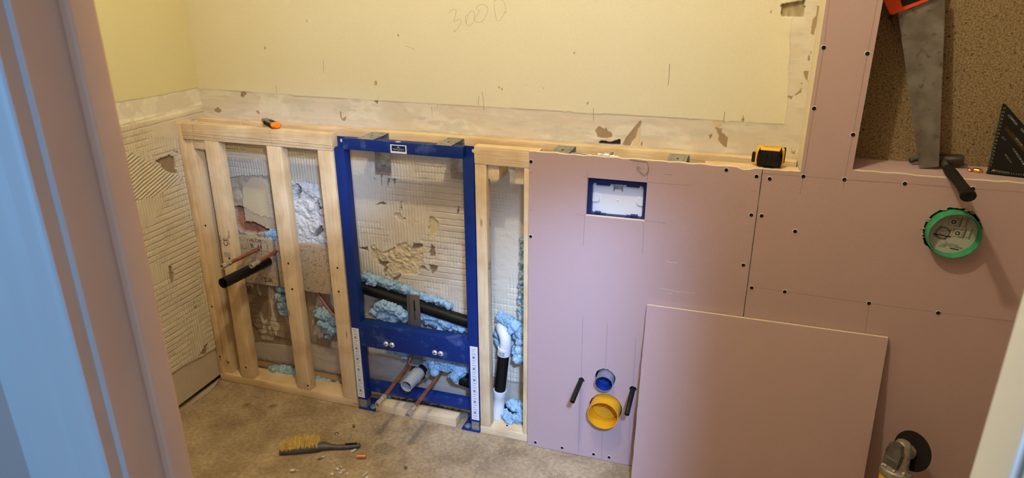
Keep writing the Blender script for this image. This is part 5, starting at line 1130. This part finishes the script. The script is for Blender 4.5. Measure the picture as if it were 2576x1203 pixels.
# dark rubber cover on the outer face of the head
bm = nb(); o_ = -da
def gp_(s, t, d): return along(s)+side*t-da*d
cov = [(0.279, -0.022), (0.279, 0.024), (0.318, 0.024), (0.342, 0.016), (0.347, 0.0), (0.342, -0.016), (0.318, -0.024)]
plate(bm, cov, [], 0.018, 0.0345, lambda u, v, t: gp_(u, v, t), 0); cvr = obj('head_cover', bm, mat('dusty_dark_cover', (0.05, 0.045, 0.04), 0.7, color2=(0.11, 0.10, 0.085), scale=30), gh_)
me = text_mesh('DEWALT', 0.0085, basis(gp_(0.300, 0.0, 0.0352), -side if side.x < 0 else side, ga)); obj('lettering', me, m_printdim, cvr)
bm = nb(); lathe(bm, [(0.020, 0), (0.022, 0.006), (0.022, 0.022), (0.014, 0.026), (0.014, 0.036), (0, 0.036)], da, along(0.316)+da*0.016, 20); obj('spindle', bm, m_alu, gh_, smooth=True)
bm = nb(); lathe(bm, [(0, 0.0), (0.0585, 0.0), (0.0595, 0.0012), (0.0585, 0.0025), (0, 0.0025)], da, along(0.316)+da*0.050, 48); obj('cutting_disc', bm, m_disc, gd)
bm = nb(); box(bm, -0.022, 0.022, -0.0008, 0.0008, -0.010, 0.010, 0.0006)
bm.transform(basis(gp_(0.222, 0.0, 0.0372), side if side.x > 0 else -side, ga) @ Matrix.Rotation(math.pi/2, 4, 'X')); pl_ = obj('name_plate', bm, m_black, gd)
obj('plate_lettering', text_mesh('DEWALT', 0.010, basis(gp_(0.222, 0.0, 0.0385), side if side.x > 0 else -side, ga)), m_toolyel, pl_)
# shavings of plaster dust stuck on the collar
bm = nb()
r_ = random.Random(5)
for k in range(14):
    a = r_.uniform(2.2, 4.4); q_ = along(r_.uniform(0.262, 0.276))+(da*math.cos(a)+side*math.sin(a))*0.036; s = bmesh.ops.create_icosphere(bm, subdivisions=1, radius=r_.uniform(0.002, 0.0045)); bmesh.ops.translate(bm, vec=q_, verts=s['verts'])
o = obj('plaster_dust', bm, m_plaster, gd); o['kind'] = 'stuff'

# ------------------------------------------------------------------ hand brush on the floor
b0, b1 = Vector((-0.130, -0.350, 0.0)), Vector((0.134, -0.222, 0.0)); bxd = (b1-b0).normalized(); byd = Vector((-bxd.y, bxd.x, 0))
br = thing('hand_brush', 'dark grey hand brush with yellow bristles lying on floor', 'brush', tuple(b0), basis((0, 0, 0), bxd, byd))
BLn = (b1-b0).length
# back and handle: local x along the brush, y towards the wall (bristle side), z up
ctrl = [(0.0, 0.000, 0.011, 0.010, 0.012), (0.05, -0.002, 0.012, 0.010, 0.016), (0.12, -0.002, 0.013, 0.010, 0.018), (0.145, 0.006, 0.016, 0.017, 0.017), (0.162, 0.010, 0.016, 0.018, 0.015), (0.185, 0.004, 0.013, 0.011, 0.012), (0.22, -0.001, 0.012, 0.0095, 0.010), (0.26, -0.001, 0.012, 0.0100, 0.010), (BLn-0.008, 0.000, 0.012, 0.0105, 0.0095), (BLn, 0.000, 0.012, 0.005, 0.005)]
bm = nb(); rings = []
P_ = smooth_path([c for c in ctrl], 5)
for (x, y, z, ry_, rz_) in P_: rings.append([bm.verts.new((x, y+ry_*math.cos(2*math.pi*k/16), z+rz_*0.85*math.sin(2*math.pi*k/16))) for k in range(16)])
for i in range(len(rings)-1):
    for k in range(16): bm.faces.new((rings[i][k], rings[i][(k+1) % 16], rings[i+1][(k+1) % 16], rings[i+1][k]))
bm.faces.new(rings[0]); bm.faces.new(rings[-1]); hdl = obj('handle', bm, m_brushgrey, br, world=False, smooth=True)
bm = nb(); box(bm, 0.238, 0.280, -0.006, 0.006, 0.0195, 0.0212, 0.0008); obj('handle_inset', bm, m_black, hdl, world=False)
r_ = random.Random(21); bm = nb()
for i in range(2600):
    x = r_.uniform(0.004, 0.138); z0 = r_.uniform(0.004, 0.026); y0 = 0.002 if z0 < 0.017 else r_.uniform(-0.010, 0.002)
    Ln = r_.uniform(0.034, 0.060)*(0.72+0.28*min(1, x/0.05)); fan = (x-0.10)*0.35
    d = Vector((fan+r_.uniform(-0.24, 0.24), 1.0, 0.75*(z0/0.026)+0.22+r_.uniform(-0.20, 0.20))).normalized()
    bow = Vector((r_.uniform(-0.004, 0.004), 0, r_.uniform(-0.003, 0.003)))
    w_ = 0.0006; p0 = Vector((x, y0, z0)); pm = p0+d*Ln*0.55+bow; p1 = p0+d*Ln+bow*0.3+Vector((0, 0, -0.004))
    sd = Vector((1, 0, 0)) if i % 2 else Vector((0, 0, 1))
    v = [bm.verts.new(p0-sd*w_), bm.verts.new(p0+sd*w_), bm.verts.new(pm+sd*w_), bm.verts.new(pm-sd*w_), bm.verts.new(p1)]
    bm.faces.new((v[0], v[1], v[2], v[3])); bm.faces.new((v[3], v[2], v[4]))
for v in bm.verts: v.co.z = max(v.co.z, 0.0008)
me = bpy.data.meshes.new('bristles'); bm.to_mesh(me); bm.free()
o = obj('bristles', me, m_bristle, br, world=False); o['kind'] = 'stuff'

# ------------------------------------------------------------------ debris on the floor
t = thing('copper_offcut', 'bright copper pipe offcut on the floor by the brush', 'pipe offcut', (0.167, -0.274, 0.0078))
bm = nb(); pipe(bm, (0.1505, -0.2800, 0.0078), (0.1835, -0.2690, 0.0078), 0.0075, 0.0068, 20); obj('tube', bm, m_cubright, t, smooth=True)
t = thing('wood_screw', 'short plated screw lying on the floor above the brush handle', 'screw', (0.066, -0.185, 0.004))
bm = nb(); lathe(bm, [(0, 0), (0.0055, 0), (0.0055, 0.003), (0.0032, 0.004), (0.0035, 0.020), (0.0030, 0.024), (0, 0.024)], (0.35, -0.93, 0), (0.0590, -0.172, 0.0055), 12); obj('shank', bm, m_nickel, t, smooth=True)
def lump(name, label, cat, x, y, sx, sy, sz, m, seed, rz=0.0, group=None):
    r = random.Random(seed); bm = nb(); s = bmesh.ops.create_icosphere(bm, subdivisions=2, radius=1.0)
    for v in s['verts']:
        n_ = v.co.normalized(); k = 1+r.uniform(-0.16, 0.16); v.co = Vector((max(-0.8, min(0.8, n_.x))*sx*k, max(-0.8, min(0.8, n_.y))*sy*k, max(-0.75, min(0.7, n_.z))*sz*k))
    zm = min(v.co.z for v in bm.verts)
    bmesh.ops.translate(bm, vec=(0, 0, -zm+0.0002), verts=bm.verts[:])
    o = obj(name, bm, m, world=False); o.location = (x, y, 0); o.rotation_euler = (0, 0, rz)
    return tag(o, label, cat, group)
lump('stone', 'dark brown pebble on the floor above the brush', 'stone', 0.0446, -0.119, 0.010, 0.0055, 0.005, m_dirt, 1, -1.0)
lump('metal_clip', 'small grey washer with twisted wire tail on the floor', 'clip', 0.0034, -0.178, 0.0075, 0.0075, 0.004, m_steel, 2)
lump('plaster_chip', 'white plaster chip just below the brush handle end', 'chip', 0.1185, -0.2500, 0.006, 0.014, 0.004, m_plaster, 3, -0.5)
lump('plaster_chip', 'rounded white plaster chip on the floor at the bottom left', 'chip', -0.0295, -0.4150, 0.011, 0.008, 0.006, m_plaster, 4, 0.4)
lump('plaster_chip', 'tiny white chip touching the rounded plaster chip', 'chip', -0.0155, -0.4080, 0.005, 0.003, 0.003, m_plaster, 5)
lump('plaster_chip', 'thin white sliver standing near the bottom edge', 'chip', 0.2262, -0.352, 0.003, 0.015, 0.005, m_plaster, 6, -0.3)
lump('wood_splinter', 'brown wood splinter on the floor below the brush', 'splinter', 0.0265, -0.327, 0.004, 0.012, 0.004, m_dirt, 7, -0.8)
lump('plaster_chip', 'white fleck on top of the brown splinter', 'chip', 0.0315, -0.3155, 0.005, 0.004, 0.004, m_plaster, 8)
lump('wood_splinter', 'long thin straw coloured splinter right of the brown one', 'splinter', 0.078, -0.322, 0.020, 0.0015, 0.0015, m_pine_x, 9, 0.75)
lump('stone', 'small grey stone below the sand patch near the bottom', 'stone', 0.3464, -0.278, 0.007, 0.006, 0.006, m_dirt, 10)
CRL = ['pale plaster crumb topmost in the scatter inside the paper curl', 'pale plaster crumb right of the paper curl', 'elongated pale plaster crumb furthest right of the paper curl', 'pale plaster crumb lowest at the photo edge below paper curl', 'small pale plaster crumb just above the paper curl', 'pale plaster crumb beside the thin white sliver']
for k, (x, y) in enumerate([(0.1174, -0.3587), (0.1383, -0.3719), (0.1647, -0.3677), (0.1121, -0.3869), (0.14, -0.355), (0.24, -0.365)]):
    lump('plaster_crumb', CRL[k], 'crumb', x, y, 0.009-0.001*(k % 3), 0.005+0.001*(k % 2), 0.004, m_plaster, 30+k, k*0.9, 'plaster crumbs near the bottom edge')
# curled paper shavings
bm = nb(); tube(bm, [(0.115+0.012*math.cos(a)+0.004*a, -0.352+0.009*math.sin(a), 0.004+0.0015*math.sin(2*a)) for a in np.linspace(0, 5.2, 22)], 0.0022, 6, sx=0.4)
tag(obj('paper_curl', bm, m_plaster), 'curled white paper shaving at the bottom edge', 'shaving')
# patch of sand
bm = nb(); r_ = random.Random(77)
for k in range(520):
    a = r_.uniform(0, 6.283); rr = 0.046*math.sqrt(r_.random())*(0.8+0.25*math.sin(3*a+1)*math.sin(a*2)); s = r_.uniform(0.0006, 0.0018); x, y = 0.2157+rr*math.cos(a)*1.0, -0.1985+rr*math.sin(a)*0.85
    g = bmesh.ops.create_cube(bm, size=s*2); bmesh.ops.rotate(bm, verts=g['verts'], matrix=Matrix.Rotation(r_.uniform(0, 3), 3, Vector((1, r_.random(), r_.random()))), cent=(0, 0, 0)); bmesh.ops.translate(bm, verts=g['verts'], vec=(x, y, s*0.8))
tag(obj('sand_patch', bm, mat('sand', (0.22, 0.16, 0.09), 1.0, color2=(0.40, 0.31, 0.19), scale=400)), 'round patch of loose sand between the brush and pipe shadows', 'sand', kind='stuff')
bm = nb()
for k in range(900):
    x = r_.uniform(-0.45, 1.1); y = r_.uniform(-0.62, -0.01); s = r_.uniform(0.0005, 0.0016)
    if x < -0.05 and r_.random() < 0.4: continue
    g = bmesh.ops.create_cube(bm, size=s*2); bmesh.ops.rotate(bm, verts=g['verts'], matrix=Matrix.Rotation(r_.uniform(0, 3), 3, Vector((1, r_.random(), r_.random()))), cent=(0, 0, 0)); bmesh.ops.translate(bm, verts=g['verts'], vec=(x, y, s*0.7))
tag(obj('floor_grit', bm, mat('grit', (0.40, 0.32, 0.20), 1.0, color2=(0.70, 0.62, 0.50), scale=300)), 'fine plaster grit scattered over the concrete floor', 'grit', kind='stuff')
bm = nb()
for k in range(500):
    x = r_.choice([r_.uniform(-0.62, -0.05), r_.uniform(0.05, 0.48), r_.uniform(0.58, 0.69)]); y = r_.uniform(0.092, 0.112); s = r_.uniform(0.001, 0.004)
    g = bmesh.ops.create_cube(bm, size=s*2); bmesh.ops.rotate(bm, verts=g['verts'], matrix=Matrix.Rotation(r_.uniform(0, 3), 3, Vector((1, r_.random(), r_.random()))), cent=(0, 0, 0)); bmesh.ops.translate(bm, verts=g['verts'], vec=(x, y, s*0.7))
tag(obj('wall_rubble', bm, m_dirt), 'dark rubble along the floor behind the frames', 'rubble', kind='stuff')
# torn lining paper at the foot of the left wall
bm = nb(); flake(bm, [(XL+0.004, -0.25, 0.001), (XL+0.010, -0.22, 0.001), (XL+0.016, -0.15, 0.001), (XL+0.022, -0.09, 0.001), (XL+0.016, -0.05, 0.004), (XL+0.004, -0.012, 0.012), (XL+0.003, -0.12, 0.008)], 0.0008)
tag(obj('torn_paper', bm, mat('old_lining_paper', (0.42, 0.34, 0.24), 0.95)), 'torn lining paper lying at the foot of the left wall', 'paper')
bm = nb(); ribbon(bm, [(-0.118, -0.0236), (-0.1173, -0.0894), (-0.1229, -0.1653)], 0.0012, lambda u, v: Vector((u, v, 0.0004))); ribbon(bm, [(0.4616, -0.0109), (0.4718, -0.0965), (0.4613, -0.1484)], 0.0012, lambda u, v: Vector((u, v, 0.0004))); ribbon(bm, [(0.52, -0.0128), (0.5289, -0.0657)], 0.0012, lambda u, v: Vector((u, v, 0.0004)))
o = obj('hairline_crack', bm, m_pencil, fl)
for o in bpy.data.objects:
    if '_m' in o: del o['_m']
